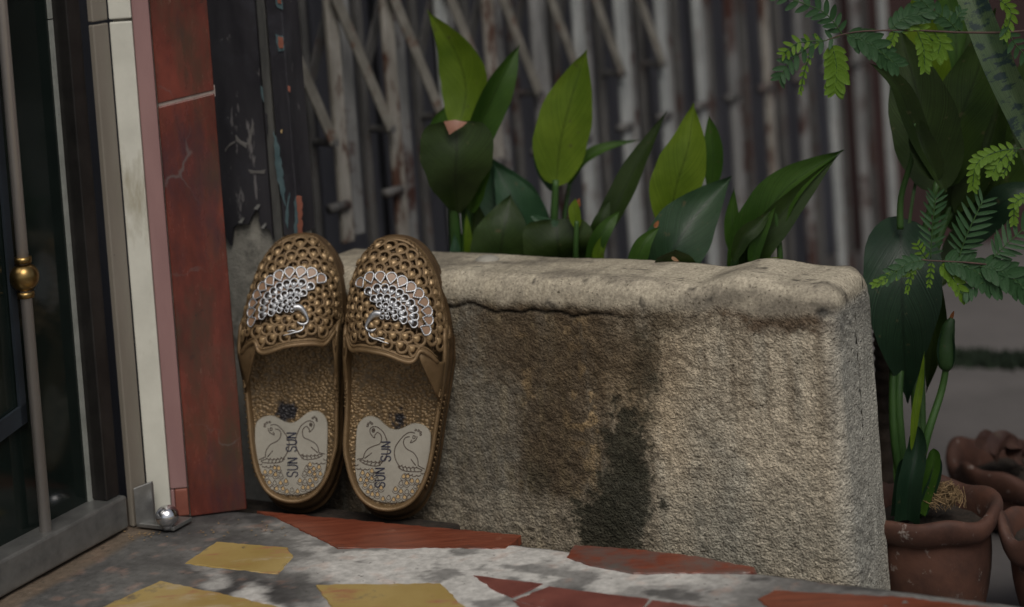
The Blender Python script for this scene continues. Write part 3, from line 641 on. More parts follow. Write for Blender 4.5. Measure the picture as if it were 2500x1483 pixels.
C = lay(C, .6 * stain(1655, 930, 75, 230, 0, .6, 23, 1.0), np.array([.62, .51, .36]))
C = lay(C, .92 * stain(1540, 1130, 62, 140, -.1, .30, 7, 1.5), olive)
C = lay(C, .9 * stain(1522, 1225, 74, 110, .1, .3, 19, 1.3), olive)
C = lay(C, .94 * stain(1482, 1305, 92, 90, .1, .25, 8, 1.2), olive)
C = lay(C, .85 * stain(1572, 900, 40, 110, .35, .5, 9, 1.3), olive * 1.2)
C = lay(C, .6 * stain(1620, 780, 45, 40, 0, .6, 10, 1.0), olive * 1.2)
C = lay(C, .85 * stain(1890, 775, 130, 34, 0, .6, 12, 1.8), np.array([.10, .06, .035]))
C = lay(C, .8 * stain(1330, 850, 300, 100, 0, .6, 18, 1.1), brown * .9)
C = lay(C, .55 * stain(1450, 765, 420, 26, 0, .7, 13, 1.2), brown * .8)
C = lay(C, .45 * stain(1840, 985, 14, 12, 0, .5, 14), brown)
C = lay(C, .5 * stain(1310, 1170, 40, 40, 0, .6, 15), olive)
C = lay(C, .45 * stain(1900, 1330, 260, 130, 0, .8, 16), grey_ * .65)
C = lay(C, .35 * stain(1730, 1130, 60, 240, 0, .8, 17), grey_ * .7)
C = lay(C, top * .85, capc); C = lay(C, top * .6 * sst(.5, .68, fbm(S2 * 14, Dm * 30 + Zm * 30, 4, 131)), np.array([.12, .105, .085]))
C = lay(C, top * sst(.70, .78, fbm(S2 * 55, Dm * 130 + Zm * 60, 4, 133)) * .8, np.array([.05, .045, .04]))
C = lay(C, .75 * bl * (1 - top), np.array([.42, .42, .38]))
C = lay(C, crk * .95, (.03, .025, .02)); C = lay(C, ch * .85, (.045, .045, .045))
cavity = np.clip(-rough_ * 2.4, 0, 1) * (1 - top); C = C * (1 - .35 * cavity)[..., None]
C = C * (.72 + .56 * fine)[..., None]; C = C * (1 + .5 * (fbm(S2 * 420, Z2 * 420 + Dm * 300, 2, 222) - .5))[..., None]
PX = np.stack([E0.x + e.x * S2 + n.x * D2, E0.y + e.y * S2 + n.y * D2, Z2], -1)
base = SD(cx, (WD0 + WD1) / 2, GZ)
PX = PX - np.array(base)
idx = np.arange(PX.shape[0] * PX.shape[1]).reshape(PX.shape[:2])
fc = np.stack([idx[:-1, :-1], idx[1:, :-1], idx[1:, 1:], idx[:-1, 1:]], -1).reshape(-1, 4)
C = np.concatenate([C, (1 - .80 * top)[..., None]], -1)
wall = mk('concrete_wall', PX.reshape(-1, 3), fc.tolist(), M['concrete'], col=C.reshape(-1, 4))
wall.location = base
tag(wall, 'low rough concrete planter wall with dark stains and smooth rounded top', 'wall')
# soil bed behind the wall with a kerb on its far side
mb = MB(); mb.prism([SD(sR + .004, WD1 - .004), SD(WS1 - .02, WD1 - .004), SD(WS1 - .05, WD1 + .09), SD(sR + .004, WD1 + .09)], GZ, .14)
tag(mb.build('planting_bed', M['soil'], bevel=.004), kind='structure')
mb = MB(); random.seed(2)
for k in range(3):
    p = SD(random.uniform(.12, .4), WD1 - .015, ZT + .0)
pb = atY(1190, 640, toSD(SD(0, 0))[0] * 0 + SD(.235, WD1 - .02).y)
mb = MB(); mb.ball(pb + gz * .001, .009, 8, (1.3, 1, .6))
tag(mb.build('pebble', M['plaster'], smooth=True), 'small rounded grey pebble on top of the low concrete wall', 'pebble')

# ================================================================== FOLDING GATE
GA = atY(722, 590, 1.90); GBp = onz(2225, 650, GZ); GA.z = GZ; GBp.z = GZ
gd = (GBp - GA).normalized(); gn = Vector((gd.y, -gd.x, 0)); GL = (GBp - GA).length
gate = empty('folding_gate', GA + gd * GL * .5, 'rusty silver folding lattice gate of upright channels behind the leafy plants', 'gate')
def gp(t, z, off=0): return GA + gd * t + gn * off + Vector((0, 0, z - GZ))
GSP = .084; nb = int(GL / GSP) + 1
def gplane(px, py, off=0): D = ray(px, py); t = (GA + gn * off - CO).dot(gn) / D.dot(gn); return CO + D * t
zr1 = gplane(770, 352).z; zr2 = gplane(905, 478).z; zend = gplane(838, 592).z
t0 = (gplane(812, 300) - GA).dot(gd)
random.seed(9)
proto_bar = None
rel = lambda mb: relm(mb, gate)
for k in range(-1, nb + 1):
    t = t0 + k * GSP + random.uniform(-.004, .004)
    if t > GL + .03: break
    if t < -.06: continue
    zb = zend if k == 0 else (GZ + .01 if k > 1 else zend - .16)
    for (dt, off, wd, th, m, nm) in ((0, .010, (.0165 + .001 * (k > 4)) if k % 7 != 6 else .022, .007, 'gate_front', 'channel'), (.034, -.008, .016, .008, 'gate_mid', 'channel'), (-.018, -.012, .009, .01, 'gate_back', 'channel')):
        tt = t + dt + random.uniform(-.002, .002); lean = random.uniform(-.003, .003)
        mb = MB(); A_, B_ = gp(tt, zb, off), gp(tt + lean, HT, off)
        mb.slab([A_ - gd * wd / 2, A_ + gd * wd / 2, B_ + gd * wd / 2, B_ - gd * wd / 2], -gn * th)
        m = m if m == 'gate_back' else random.choice([m, m, 'gate_mid', 'gate_warm']); rel(mb).build(nm, M[m], gate, bevel=.0018)
    # flat lattice strips, one row of crossings in view and more above
    for row in range(5):
        if k > 6 and row == 0: continue
        z_hi = zr1 + .155 + row * .30; z_lo = zr1 + row * .30
        for (za, zb_, off, m) in ((z_hi, z_lo, .019, 'lattice'), (z_lo + .06, z_hi + .06, -.024, 'gate_back')):
            mb = MB(); A_, B_ = gp(t - .004, za, off), gp(t + GSP * .80, zb_, off)
            ax = (B_ - A_).normalized(); sd2 = ax.cross(gn).normalized() * .0064
            mb.slab([A_ - sd2, A_ + sd2, B_ + sd2, B_ - sd2], -gn * .003)
            rel(mb).build('lattice_strip', M[m], gate, bevel=.0008)
            mb = MB(); mb.tube([B_ + gn * .002, B_ - gn * .03], .0042, 10); rel(mb).build('rivet', M['gate_back'], gate, smooth=False)
    mb = MB(); c_ = gp(t - .015, zr2, .010); mb.tube([c_ - gd * .010, c_ + gd * .016], .0055, 12); rel(mb).build('bolt', M['gate_back'], gate, smooth=True)
# grey panel sheets behind the gate
sh = empty('metal_shutter', GA + gd * GL * .5 - gn * .16, 'violet-grey ribbed metal sheet wall standing behind the folding gate', 'shutter')
k = 0; t = -.25
while t < GL * 1.05:
    wd = .098; mb = MB(); A_ = gp(t, GZ, -.15); 
    mb.slab([A_, A_ + gd * wd, A_ + gd * wd + gz * (HT - GZ), A_ + gz * (HT - GZ)], -gn * .012)
    relm(mb, sh).build('panel', M['shutter'], sh, bevel=.004); t += wd + .012
mb = MB(); mb.slab([gp(-.25, GZ, -.18), gp(GL * 1.05, GZ, -.18), gp(GL * 1.05, HT, -.18), gp(-.25, HT, -.18)], -gn * .02)
relm(mb, sh).build('backing', M['interior'], sh)

# far street wall
mb = MB(); FY = onz(2450, 590, GZ).y
mb.box((3.6, FY + .15, 1.3), (7.2, 0, 0), (0, .3, 0), (0, 0, 2.9))
tag(mb.build('street_wall', M['maroon'], bevel=.01), 'dark maroon wall across the lane at the far right', 'wall')

# ================================================================== SLIPPERS
L0 = .25
def px_local(px, py, fr, k):    # picture point -> slipper plane w = k
    O_, U, Vv, W, m_ = fr; D = ray(px, py); t = ((O_ + W * k) - CO).dot(W) / D.dot(W); q = CO + D * t - O_
    return m_ * q.dot(U), q.dot(Vv)
def frame(heel, toe, d0, d1, yaw, m_):
    H_ = onw(*heel, d0); T_ = onw(*toe, d1); Vv = (T_ - H_).normalized()
    U = Vector((math.cos(yaw), math.sin(yaw), 0)); W = U.cross(Vv).normalized(); U = Vv.cross(W).normalized()
    if W.y > 0: W = -W; U = -U
    return (H_, U, Vv, W, m_), (T_ - H_).length
frL, lenL = frame((716, 1229), (737, 573), .012, .070, math.radians(-5), 1)
frR, lenR = frame((944, 1248), (964, 573), .021, .070, math.radians(-5), -1)
left_px = [(716, 1229), (682, 1222), (652, 1202), (632, 1170), (619, 1130), (611, 1080), (606, 1020), (600, 960), (594, 900), (591, 850), (597, 780), (612, 720), (633, 660), (660, 612), (695, 581), (737, 572),
           (772, 580), (802, 610), (822, 650), (834, 700), (838, 770), (835, 850), (832, 920), (829, 1000), (828, 1080), (818, 1125), (803, 1168), (780, 1203), (750, 1223)]
OUT = [px_local(x, y, frL, 0) for x, y in left_px]
OUT = [(p.x, p.y) for p in crom([Vector((u, v, 0)) for u, v in OUT], 8, True)]
NO = len(OUT)
def offset(o_):
    r = []
    for i in range(NO):
        a, b = Vector(OUT[i - 1] + (0,)), Vector(OUT[(i + 1) % NO] + (0,)); t = (b - a).normalized(); nn = Vector((t.y, -t.x, 0))
        r.append((OUT[i][0] + nn.x * o_, OUT[i][1] + nn.y * o_))
    return r
cen = (sum(p[0] for p in OUT) / NO, sum(p[1] for p in OUT) / NO)
sgn = 1 if (offset(.01)[0][1] < OUT[0][1]) else -1
def off(o_): return offset(sgn * o_)
LEN = max(p[1] for p in OUT)
# half width / centre tables of the outline
vt = np.linspace(0, LEN, 200); lo_u = []; hi_u = []
oo = OUT
for v in vt:
    xs = []
    for i in range(NO):
        a, b = oo[i], oo[(i + 1) % NO]
        if (a[1] - v) * (b[1] - v) <= 0 and a[1] != b[1]: xs.append(a[0] + (b[0] - a[0]) * (v - a[1]) / (b[1] - a[1]))
    if not xs: xs = [0, 0]
    lo_u.append(min(xs)); hi_u.append(max(xs))
lo_u = np.array(lo_u); hi_u = np.array(hi_u)
def bounds(v): return float(np.interp(v, vt, lo_u)), float(np.interp(v, vt, hi_u))
def tsole(v): return .027 - .012 * min(max(v / LEN, 0), 1)
def Hd(v):
    x = (v - .095) / (LEN - .095 - .0015)
    if x <= 0: return .042
    if x >= 1: return 0
    return .042 * (1 - x ** 2.1) ** .55
PW = 2.3
def dome(u, v):
    a, b = bounds(v); c = (a + b) / 2; h = (b - a) / 2 - .0012
    if h <= .001: return .004
    x = min(abs(u - c) / h, 1)
    return .004 + Hd(v) * (1 - x ** PW) ** (1 / PW)
def dnorm(u, v, E_=.0006):
    du = (dome(u + E_, v) - dome(u - E_, v)) / (2 * E_); dv = (dome(u, v + E_) - dome(u, v - E_)) / (2 * E_)
    du = max(min(du, 3), -3); dv = max(min(dv, 3), -3)
    return Vector((-du, -dv, 1)).normalized()
def px_dome(px, py, fr, o_=.0):
    k = .035
    for _ in range(14):
        u, v = px_local(px, py, fr, k); k = .5 * k + .5 * (dome(u, v) + o_)
    return u, v
# opening edge of the vamp (left slipper): picture points -> local line v_open(u)
op_px = [(592, 862), (604, 845), (622, 836), (632, 858), (650, 862), (700, 846), (760, 840), (788, 843), (803, 830), (815, 812), (826, 805), (834, 812)]
OPN = []
for x, y in op_px:
    u, v = px_dome(x, y, frL); OPN.append((u, v))
OPN.sort(); ou = np.array([p[0] for p in OPN]); ov = np.array([p[1] for p in OPN])
def vopen(u): return float(np.interp(u, ou, ov))
# ---- feather cell master meshes (unit size, point at -y, round end at +y)
def drop(k, r=1.0):
    out = []
    for i in range(k):
        a = 2 * math.pi * i / k
        x = math.sin(a) * (.5) * (math.sin(a / 2 - math.pi / 2 + math.pi / 2) ** 1.0 if False else 1)
        y = math.cos(a)
        wdt = .5 * (1 - .72 * max(0, -y) ** 1.15)
        out.append((math.sin(a) * wdt * r, (.15 + y * (.5 if y > 0 else .72)) * r))
    return out
def cellmesh(name, mring, mdrop, mback=None, rr=.085, beads=14, inner=True, k=20, zr=None, br=.062):
    zr = zr or rr * 1.15
    V = []; Fc = []; mi = []
    ring = drop(k, .86); kk = 6
    for i in range(k):
        a, b = ring[i - 1], ring[(i + 1) % k]; t = Vector((b[0] - a[0], b[1] - a[1], 0)).normalized(); nn = Vector((-t.y, t.x, 0))
        for j in range(kk):
            an = 2 * math.pi * j / kk; V.append(Vector((ring[i][0], ring[i][1], 0)) + nn * math.cos(an) * rr + Vector((0, 0, math.sin(an) * zr)))
    for i in range(k):
        for j in range(kk):
            Fc.append((i * kk + j, i * kk + (j + 1) % kk, ((i + 1) % k) * kk + (j + 1) % kk, ((i + 1) % k) * kk + j)); mi.append(0)
    bp = drop(beads, .88)
    for (x, y) in bp:
        b = len(V); r = br; z = zr * .92
        V += [Vector((x + r, y, z)), Vector((x, y + r, z)), Vector((x - r, y, z)), Vector((x, y - r, z)), Vector((x, y, z + r))]
        for q in range(4): Fc.append((b + q, b + (q + 1) % 4, b + 4)); mi.append(0)
    if inner:
        b = len(V); k2 = 12; d2 = drop(k2, .575)
        rings = ((1.0, -.12), (.92, .06), (.6, .20), (.2, .25))
        for (s_, z) in rings:
            for (x, y) in d2: V.append(Vector((x * s_, (y - .02) * s_ - .20, z)))
        for i in range(3):
            for j in range(k2): Fc.append((b + i * k2 + j, b + i * k2 + (j + 1) % k2, b + (i + 1) * k2 + (j + 1) % k2, b + (i + 1) * k2 + j)); mi.append(1)
        Fc.append(tuple(b + 3 * k2 + j for j in range(k2))); mi.append(1)
    if mback:
        b = len(V); V += [Vector((x, y, -.04 if not inner else -.16)) for x, y in drop(16, .84)]; Fc.append(tuple(range(b, b + 16))); mi.append(2)
    me = bpy.data.meshes.new(name); me.from_pydata([tuple(v) for v in V], [], Fc)
    me.materials.append(mring); me.materials.append(mdrop); me.materials.append(mback or mdrop)
    me.polygons.foreach_set('material_index', mi); me.polygons.foreach_set('use_smooth', [True] * len(mi)); me.update(); return me
ME_cell = cellmesh('feather_cell', M['bronze'], M['bronze_drop'], rr=.140, zr=.085, br=.045, beads=16)
ME_silver = cellmesh('feather', M['silver'], M['silver'], M['hole'], rr=.085, beads=12)
ME_loop = cellmesh('plume', M['silver'], M['peach'], M['peach'], rr=.068, beads=18, inner=False)
def place(me, name, parent, u, v, w, nn, dirv, sx, sy, m_):
    """unit mesh with its point looking along dirv, on local point (u,v,w)"""
    nn = nn.normalized(); y = -(dirv - nn * dirv.dot(nn)).normalized(); x = y.cross(nn)
    sz = sx * .72
    A_ = Matrix(((x.x * sx, y.x * sy, nn.x * sz, u), (x.y * sx, y.y * sy, nn.y * sz, v), (x.z * sx, y.z * sy, nn.z * sz, w), (0, 0, 0, 1)))
    if m_ < 0: A_ = Matrix(((-1, 0, 0, 0), (0, 1, 0, 0), (0, 0, 1, 0), (0, 0, 0, 1))) @ A_
    o = bpy.data.objects.new(name, me); COL.objects.link(o); o.parent = parent; o.matrix_basis = A_; return o
# arrangement of the openwork feathers over the dome, worked out in arc length so that the sides hold as many as the top
NA = 60
def arc_table(v):
    a, b = bounds(v); us = np.linspace(a + .0013, b - .0013, NA); ws = np.array([dome(u, v) for u in us])
    sl_ = np.concatenate([[0], np.cumsum(np.hypot(np.diff(us), np.diff(ws)))]); return us, sl_ - np.interp(0.5 * (a + b), us, sl_)
cu_, cv_ = px_dome(1690 - 925 - 0, 770, frL) if False else px_dome(742, 765, frL)
cells = []
random.seed(4)
tabs = {}
def flat2uv(X, v):
    k = round(v / .002); 
    if k not in tabs: tabs[k] = arc_table(k * .002)
    us, sl_ = tabs[k]
    if X < sl_[0] or X > sl_[-1]: return None
    return float(np.interp(X, sl_, us))
usc, slc = arc_table(cv_); Xc = float(np.interp(cu_, usc, slc))
r = .0065; row = 0
def stretchv(dv):     # rows toward the toe climb a slope too
    return dv * (.96 if dv > 0 else 1)
while r < .15:
    h = .0102 + .0054 * min(r / .085, 1); wd = h * .74; cnt = max(6, int(2 * math.pi * r / wd))
    for i in range(cnt):
        an = 2 * math.pi * (i + .5 * (row % 2)) / cnt + .02 * row
        X = Xc + r * math.sin(an); v = cv_ + stretchv(r * math.cos(an))
        if v > LEN - .003 or v < .05: continue
        u = flat2uv(X, v)
        if u is None: continue
        a, b = bounds(v)
        if v - h * .42 < vopen(u) + .0028: continue
        cells.append((u, v, math.sin(an), math.cos(an), wd * 1.02, h * .93, r))
    r += h * .82; row += 1
# brooch data in picture points of the right slipper
Bc = lambda x, y: (820 + x / 4.633, 540 + y / 4.633)
loops = [(290, 715), (390, 655), (503, 650), (625, 660), (738, 700), (832, 765), (915, 835), (970, 925), (1010, 1025), (1020, 1120), (995, 1230)]
row2 = [(378, 810), (468, 775), (553, 775), (635, 795), (710, 830), (768, 885), (830, 938), (865, 1005), (872, 1085), (862, 1160)]
row3 = [(438, 893), (502, 875), (575, 885), (637, 920), (688, 958), (735, 1003), (755, 1058), (752, 1122)]
row4 = [(497, 960), (562, 968), (607, 1005), (655, 1040), (662, 1092)]
row5 = [(527, 1022), (570, 1058), (583, 1092), (527, 1088)]
fan = Bc(560, 1045)
def build_slipper(fr, name_label, m_, text_px):
    O_, U, Vv, W, _ = fr
    root = empty('slipper', (0, 0, 0), name_label, 'slipper', 'pair of bronze slippers leaning on the low wall')
    root.matrix_world = Matrix(((U.x, Vv.x, W.x, O_.x), (U.y, Vv.y, W.y, O_.y), (U.z, Vv.z, W.z, O_.z), (0, 0, 0, 1)))
    mm = lambda u, v, w_: (m_ * u, v, w_)
    def ringloft(rings, name, mt, cap0=True, cap1=False, parent=root, flare=False):
        V = []; Fc = []
        for (o_, wf) in rings:
            for (u, v) in off(o_):
                w_ = wf(v); fl_ = sst(.0, 1.0, -w_ / .016) if flare else 0
                V.append((m_ * u + fl_ * .0030, v - fl_ * .0085 * (1 - float(sst(.0, .07, v))), w_))
        for i in range(len(rings) - 1):
            for j in range(NO): Fc.append((i * NO + j, i * NO + (j + 1) % NO, (i + 1) * NO + (j + 1) % NO, (i + 1) * NO + j))
        if cap0: Fc.append(tuple(range(NO)))
        if cap1: Fc.append(tuple(range((len(rings) - 1) * NO, len(rings) * NO)))
        return mk(name, V, Fc, mt, parent, recalc=True)
    hl = lambda v: max(0, 1 - v / .10)
    ringloft([(-.001, lambda v: -tsole(v)), (.0008 + 0, lambda v: -tsole(v) + .0015), (.0016, lambda v: -tsole(v) * .62), (.0016, lambda v: -tsole(v) * .50), (-.0006, lambda v: -tsole(v) * .46),
              (-.0006, lambda v: -tsole(v) * .40), (.0014, lambda v: -tsole(v) * .36), (.0014, lambda v: -.004), (-.0008, lambda v: -.0028), (-.0010, lambda v: -.0015)], 'outsole', M['bronze_dark'], True, False, flare=True)
    print('SOLE z', min((root.matrix_world @ Vector(v.co)).z for v in root.children[0].data.vertices) if root.children else '')
    hr = lambda v: (.0065 + .014 * float(sst(.09, .135, v))) if v < .15 else .0205 - .0165 * float(sst(.15, .17, v))
    ringloft([(-.0010, lambda v: -.0016), (.0000, lambda v: .001), (.0000, lambda v: hr(v) - .002), (-.0008, lambda v: hr(v)), (-.0026, lambda v: hr(v) + .0004), (-.0038, lambda v: hr(v) - .0012), (-.0046, lambda v: -.0012)], 'rim', M['bronze'], False, False)
    # footbed, a dished grid of leather-grain rubber
    inner = off(-.0046); cen_line = [((u * .0 + sum(bounds(v)) / 2), v) for u, v in inner]
    V = []; Fc = []; cl_ = []; NR = 26
    for i in range(NR + 1):
        f = 1 - i / NR
        for j in range(NO):
            u, v = inner[j]; vc = min(max(v, .035), LEN - .035); uc = sum(bounds(vc)) / 2
            uu = uc + (u - uc) * f; vv = vc + (v - vc) * f
            V.append(mm(uu, vv, -.0012 - .0022 * (1 - f ** 2)))
    A = np.array(V); uu = A[:, 0] * m_; vv = A[:, 1]
    ub, vb = px_local(699, 1008, frL, 0)
    r_ = np.hypot((uu - ub) / .011, (vv - vb) / .010) + (fbm(uu * 300, vv * 300, 4, 7 if m_ > 0 else 19) - .5) * (1.1 if m_ > 0 else 1.6)
    dk = 1 - sst(.75 if m_ > 0 else .5, 1.0 if m_ > 0 else .8, r_)
    cb_ = np.array([.175, .115, .055])[None] * (.72 + .5 * fbm(uu * 90, vv * 90, 4, 3))[:, None]
    cb_ = cb_ * (1 - dk[:, None]) + np.array([.018, .016, .018]) * dk[:, None]
    for i in range(NR):
        for j in range(NO): Fc.append((i * NO + j, i * NO + (j + 1) % NO, (i + 1) * NO + (j + 1) % NO, (i + 1) * NO + j))
    mk('footbed', V, Fc, M['leather'], root, col=cb_)
    # heel pad
    padpx = [(125, 430), (132, 340), (170, 268), (250, 215), (360, 200), (440, 230), (520, 275), (600, 300), (680, 290), (760, 240), (850, 165), (940, 135), (1020, 145), (1080, 190), (1125, 260), (1140, 360), (1137, 600), (1127, 850), (1100, 1000), (1050, 1120), (960, 1220), (850, 1280), (700, 1310), (550, 1305), (420, 1270), (300, 1190), (220, 1080), (170, 950), (142, 750), (125, 600)]
    C7 = lambda x, y: px_local(600 + x / 5.704, 980 + y / 5.704, frL, 0)
    PO = [Vector(C7(x, y) + (0,)) for x, y in padpx]; PO = crom(PO, 3, True); pc = sum(PO, Vector()) / len(PO); K_ = len(PO)
    lo, hi = bounds(.06)
    V = []; 
    for (f, z) in ((1.0, -.0028), (1.0, -.0004), (.985, .0003), (.5, .0002), (.02, .0001)):
        for p in PO: q = pc + (p - pc) * f; V.append(mm(q.x, q.y, z))
    Fc = [(i * K_ + j, i * K_ + (j + 1) % K_, (i + 1) * K_ + (j + 1) % K_, (i + 1) * K_ + j) for i in range(4) for j in range(K_)] + [tuple(range(4 * K_, 5 * K_))]
    pad = mk('heel_pad', V, Fc, M['pad'], root, recalc=True, smooth=False)
    def ink(lines, name, mt, r=.00030, mirror=True, fr_=None):
        mb = MB()
        for ln in lines:
            if mirror: pts = [C7(x, y) for x, y in ln]; pts = [Vector(mm(u, v, .00042)) for u, v in pts]
            else:
                pts = []
                for x, y in ln: u, v = px_local(x, y, fr, 0); pts.append(Vector((m_ * u, v, .00050)))
            if len(pts) > 2: pts = crom(pts, 4)
            mb.tube(pts, r, 5, flat=.5, nrm=(0, 0, 1))
        return mb.build(name, mt, pad, smooth=True)
    def arc(cx_, cy_, rx, ry, a0, a1, k=8): return [(cx_ + rx * math.cos(math.radians(a0 + (a1 - a0) * i / k)), cy_ + ry * math.sin(math.radians(a0 + (a1 - a0) * i / k))) for i in range(k + 1)]
    birds = [[(345, 335), (380, 325), (430, 330), (490, 375), (545, 445), (590, 520), (607, 600), (592, 680), (562, 745), (530, 790)],
             [(412, 385), (465, 400), (492, 450), (475, 515), (430, 560), (350, 600), (300, 660), (278, 720), (275, 775)],
             [(312, 375), (322, 415), (350, 445), (398, 468), (380, 425)], [(378, 688), (305, 775)], [(275, 775), (185, 815)],
             [(215, 830), (240, 852), (330, 860), (430, 858), (500, 838), (545, 800)], [(215, 830), (295, 800)],
             [(835, 290), (880, 272), (935, 285), (955, 330), (935, 385), (888, 428), (885, 390), (850, 345)],
             [(835, 290), (770, 345), (722, 440), (697, 530), (700, 620), (728, 700), (765, 760), (800, 800)],
             [(850, 345), (805, 380), (790, 440), (812, 505), (880, 535), (960, 580), (1005, 640), (1020, 712)],
             [(910, 635), (1005, 718)], [(1020, 715), (1105, 735)], [(780, 795), (850, 812), (960, 802), (1030, 775), (1070, 745), (1015, 738)]]
    birds += [arc(355, 388, 16, 20, 0, 360), arc(908, 325, 18, 26, 0, 360), arc(908, 325, 6, 9, 0, 360, 5)]
    for i, (x, y) in enumerate([(295, 792), (345, 798), (395, 797), (445, 790), (492, 778)]): birds.append(arc(x + 24, y - 4, 26, 20, 180, 0, 5)); birds.append([(x + 40, y + 8), (x + 20, y + 55)])
    for i, (x, y) in enumerate([(745, 735), (800, 748), (855, 748), (910, 745), (960, 740)]): birds.append(arc(x + 26, y - 4, 28, 20, 180, 0, 5)); birds.append([(x + 40, y + 8), (x + 62, y + 50)])
    for x, y in [(268, 348), (272, 318), (300, 296), (338, 290), (935, 235), (960, 218), (988, 240), (992, 268)]: birds.append(arc(x, y, 13, 11, 0, 300, 5))
    for x, y in [(185, 860), (240, 895), (300, 905), (350, 890), (400, 880), (940, 850), (1000, 855), (1060, 850), (1095, 800)]: birds.append(arc(x + 20, y, 30, 22, 180, 20, 5))
    ink(birds, 'peacock_drawing', M['ink'], .00040)
    eyes = [(270, 985), (345, 985), (415, 1020), (490, 1025), (405, 925), (460, 932), (330, 1130), (405, 1137), (485, 1137), (560, 1112), (250, 1055), (290, 1060), (575, 1255), (520, 1215), (430, 1215), (370, 1205),
            (895, 882), (950, 940), (1020, 915), (820, 1000), (890, 982), (975, 1080), (755, 1105), (825, 1112), (895, 1105), (722, 1255), (800, 1200), (850, 925), (1040, 1010), (960, 1010), (870, 1200), (645, 1235), (930, 1170)]
    tl = []; fills = MB()
    for i, (x, y) in enumerate(eyes):
        tl.append([(x, y - 38), (x + 22, y - 8), (x + 26, y + 14), (x, y + 32), (x - 26, y + 14), (x - 22, y - 8), (x, y - 38)])
        tl.append(arc(x, y + 5, 44, 55, 20, 160, 6))
        if i % 4 != 3:
            q = [C7(*p) for p in [(x, y - 34), (x + 18, y - 8), (x + 21, y + 12), (x, y + 26), (x - 21, y + 12), (x - 18, y - 8)]]
            b = len(fills.V); fills.add([mm(u, v, .00034) for u, v in q], [(0, 1, 2, 3, 4, 5)])
    ink(tl, 'tail_drawing', M['ink'], .00027)
    fills.build('tail_eyes', M['ochre'], pad, recalc=False)
    # lettering, read from the heel upwards
    ST = {'S': [[(.92, .80), (.75, 1.0), (.3, 1.0), (.1, .80), (.2, .58), (.8, .42), (.92, .22), (.72, 0), (.25, 0), (.06, .2)]],
          'U': [[(.08, 1), (.08, .35), (.25, .03), (.5, -.02), (.75, .03), (.92, .35), (.92, 1)]], 'N': [[(.08, 0), (.08, 1)], [(.08, 1), (.92, 0)], [(.92, 0), (.92, 1)]]}
    tx = []
    for (x0, y0, x1, ytop) in text_px:       # baseline x, start y, cap-height x, end y
        wl = (y0 - ytop) / 3.0
        for i, chh in enumerate('SUN'):
            for stv in ST[chh]: tx.append([(x0 + (x1 - x0) * b, y0 - wl * (i + .06 + a * .80)) for a, b in stv])
    ink(tx, 'lettering', M['navy'], .0006, mirror=False)
    # ---- openwork upper
    V = []; Fc = []; NU = 48
    # thick rolled edge of the opening + flat collar behind it
    a, b = bounds(.12); pts = []
    us = np.linspace(ou[0] + .0003, ou[-1] - .0003, NU); ovp = crom([Vector((p[0], p[1], 0)) for p in OPN], 5)
    band = []
    for p in ovp:
        lo, hi = bounds(p.y); u = min(max(p.x, lo + .0013), hi - .0013); band.append((u, p.y))
    def P3(u, v, o_=0): nn = dnorm(u, v); return Vector((u, v, dome(u, v))) + nn * o_
    mb = MB(); mb.tube([Vector(mm(*P3(u, v, .0004))) for u, v in band], .0019, 8); 
    mb.tube([Vector(mm(*P3(u, v + .0036, .0001))) for u, v in band], .0007, 6)
    upper = mb.build('upper', M['bronze'], root, smooth=True)
    V = []; Fc = []; rows_ = [(0, -.0006), (.0018, .0002), (.0042, .0), (.0054, -.0012)]
    for dv, o_ in rows_:
        for u, v in band: V.append(mm(*P3(u, v + dv, o_)))
    nbn = len(band)
    for i in range(3):
        for j in range(nbn - 1): Fc.append((i * nbn + j, i * nbn + j + 1, (i + 1) * nbn + j + 1, (i + 1) * nbn + j))
    mk('opening_band', V, Fc, M['bronze'], upper)
    V = []; Fc = []; sel = [i for i in range(NO) if OUT[i][1] > .098]
    for o_, z in ((-.0006, .002), (-.0008, .0075), (-.0013, .0105), (-.0026, .0128), (-.0036, .0118)):
        of = off(o_)
        for i in sel:
            u, v = of[i]; V.append(mm(u, v, z * min(1, .45 + .55 * Hd(min(v, LEN - .004)) / .02)))
    ks = len(sel)
    for r_i in range(4):
        for j in range(ks - 1):
            if sel[j + 1] - sel[j] == 1: Fc.append((r_i * ks + j, r_i * ks + j + 1, (r_i + 1) * ks + j + 1, (r_i + 1) * ks + j))
    mk('side_band', V, Fc, M['bronze'], upper)
    # smooth ears between the ends of the opening edge and the rim
    for side in (0, 1):
        A_ = band[:13] if side == 0 else band[::-1][:13]
        A_ = A_[::-1]; V = []; Fc = []; na = len(A_)
        vT = A_[-1][1]; vB = vT - .036
        for i, (u, v) in enumerate(A_):
            a3 = P3(u, v, -.0003); vb2 = vB + (vT - vB) * (i / (na - 1)); lo, hi = bounds(vb2); ue = (lo + .0016) if side == 0 else (hi - .0016)
            hb = .0068 + .014 * float(sst(.09, .135, vb2)); b3 = Vector((ue, vb2, hb))
            for f in (0, .25, .5, .75, 1): q = a3.lerp(b3, f); V.append(mm(q.x, q.y, q.z + .002 * math.sin(math.pi * f)))
        for i in range(na - 1):
            for j in range(4): Fc.append((i * 5 + j, i * 5 + j + 1, (i + 1) * 5 + j + 1, (i + 1) * 5 + j))
        o = mk('ear', V, Fc, M['bronze'], upper); sm = o.modifiers.new('solid', 'SOLIDIFY'); sm.thickness = .0015; sm.offset = 0
    # beaded foot of the upper along the sole
    V = []; mb = MB(); rim_pts = [i for i in range(NO) if OUT[i][1] > .09]
    mb2 = MB()
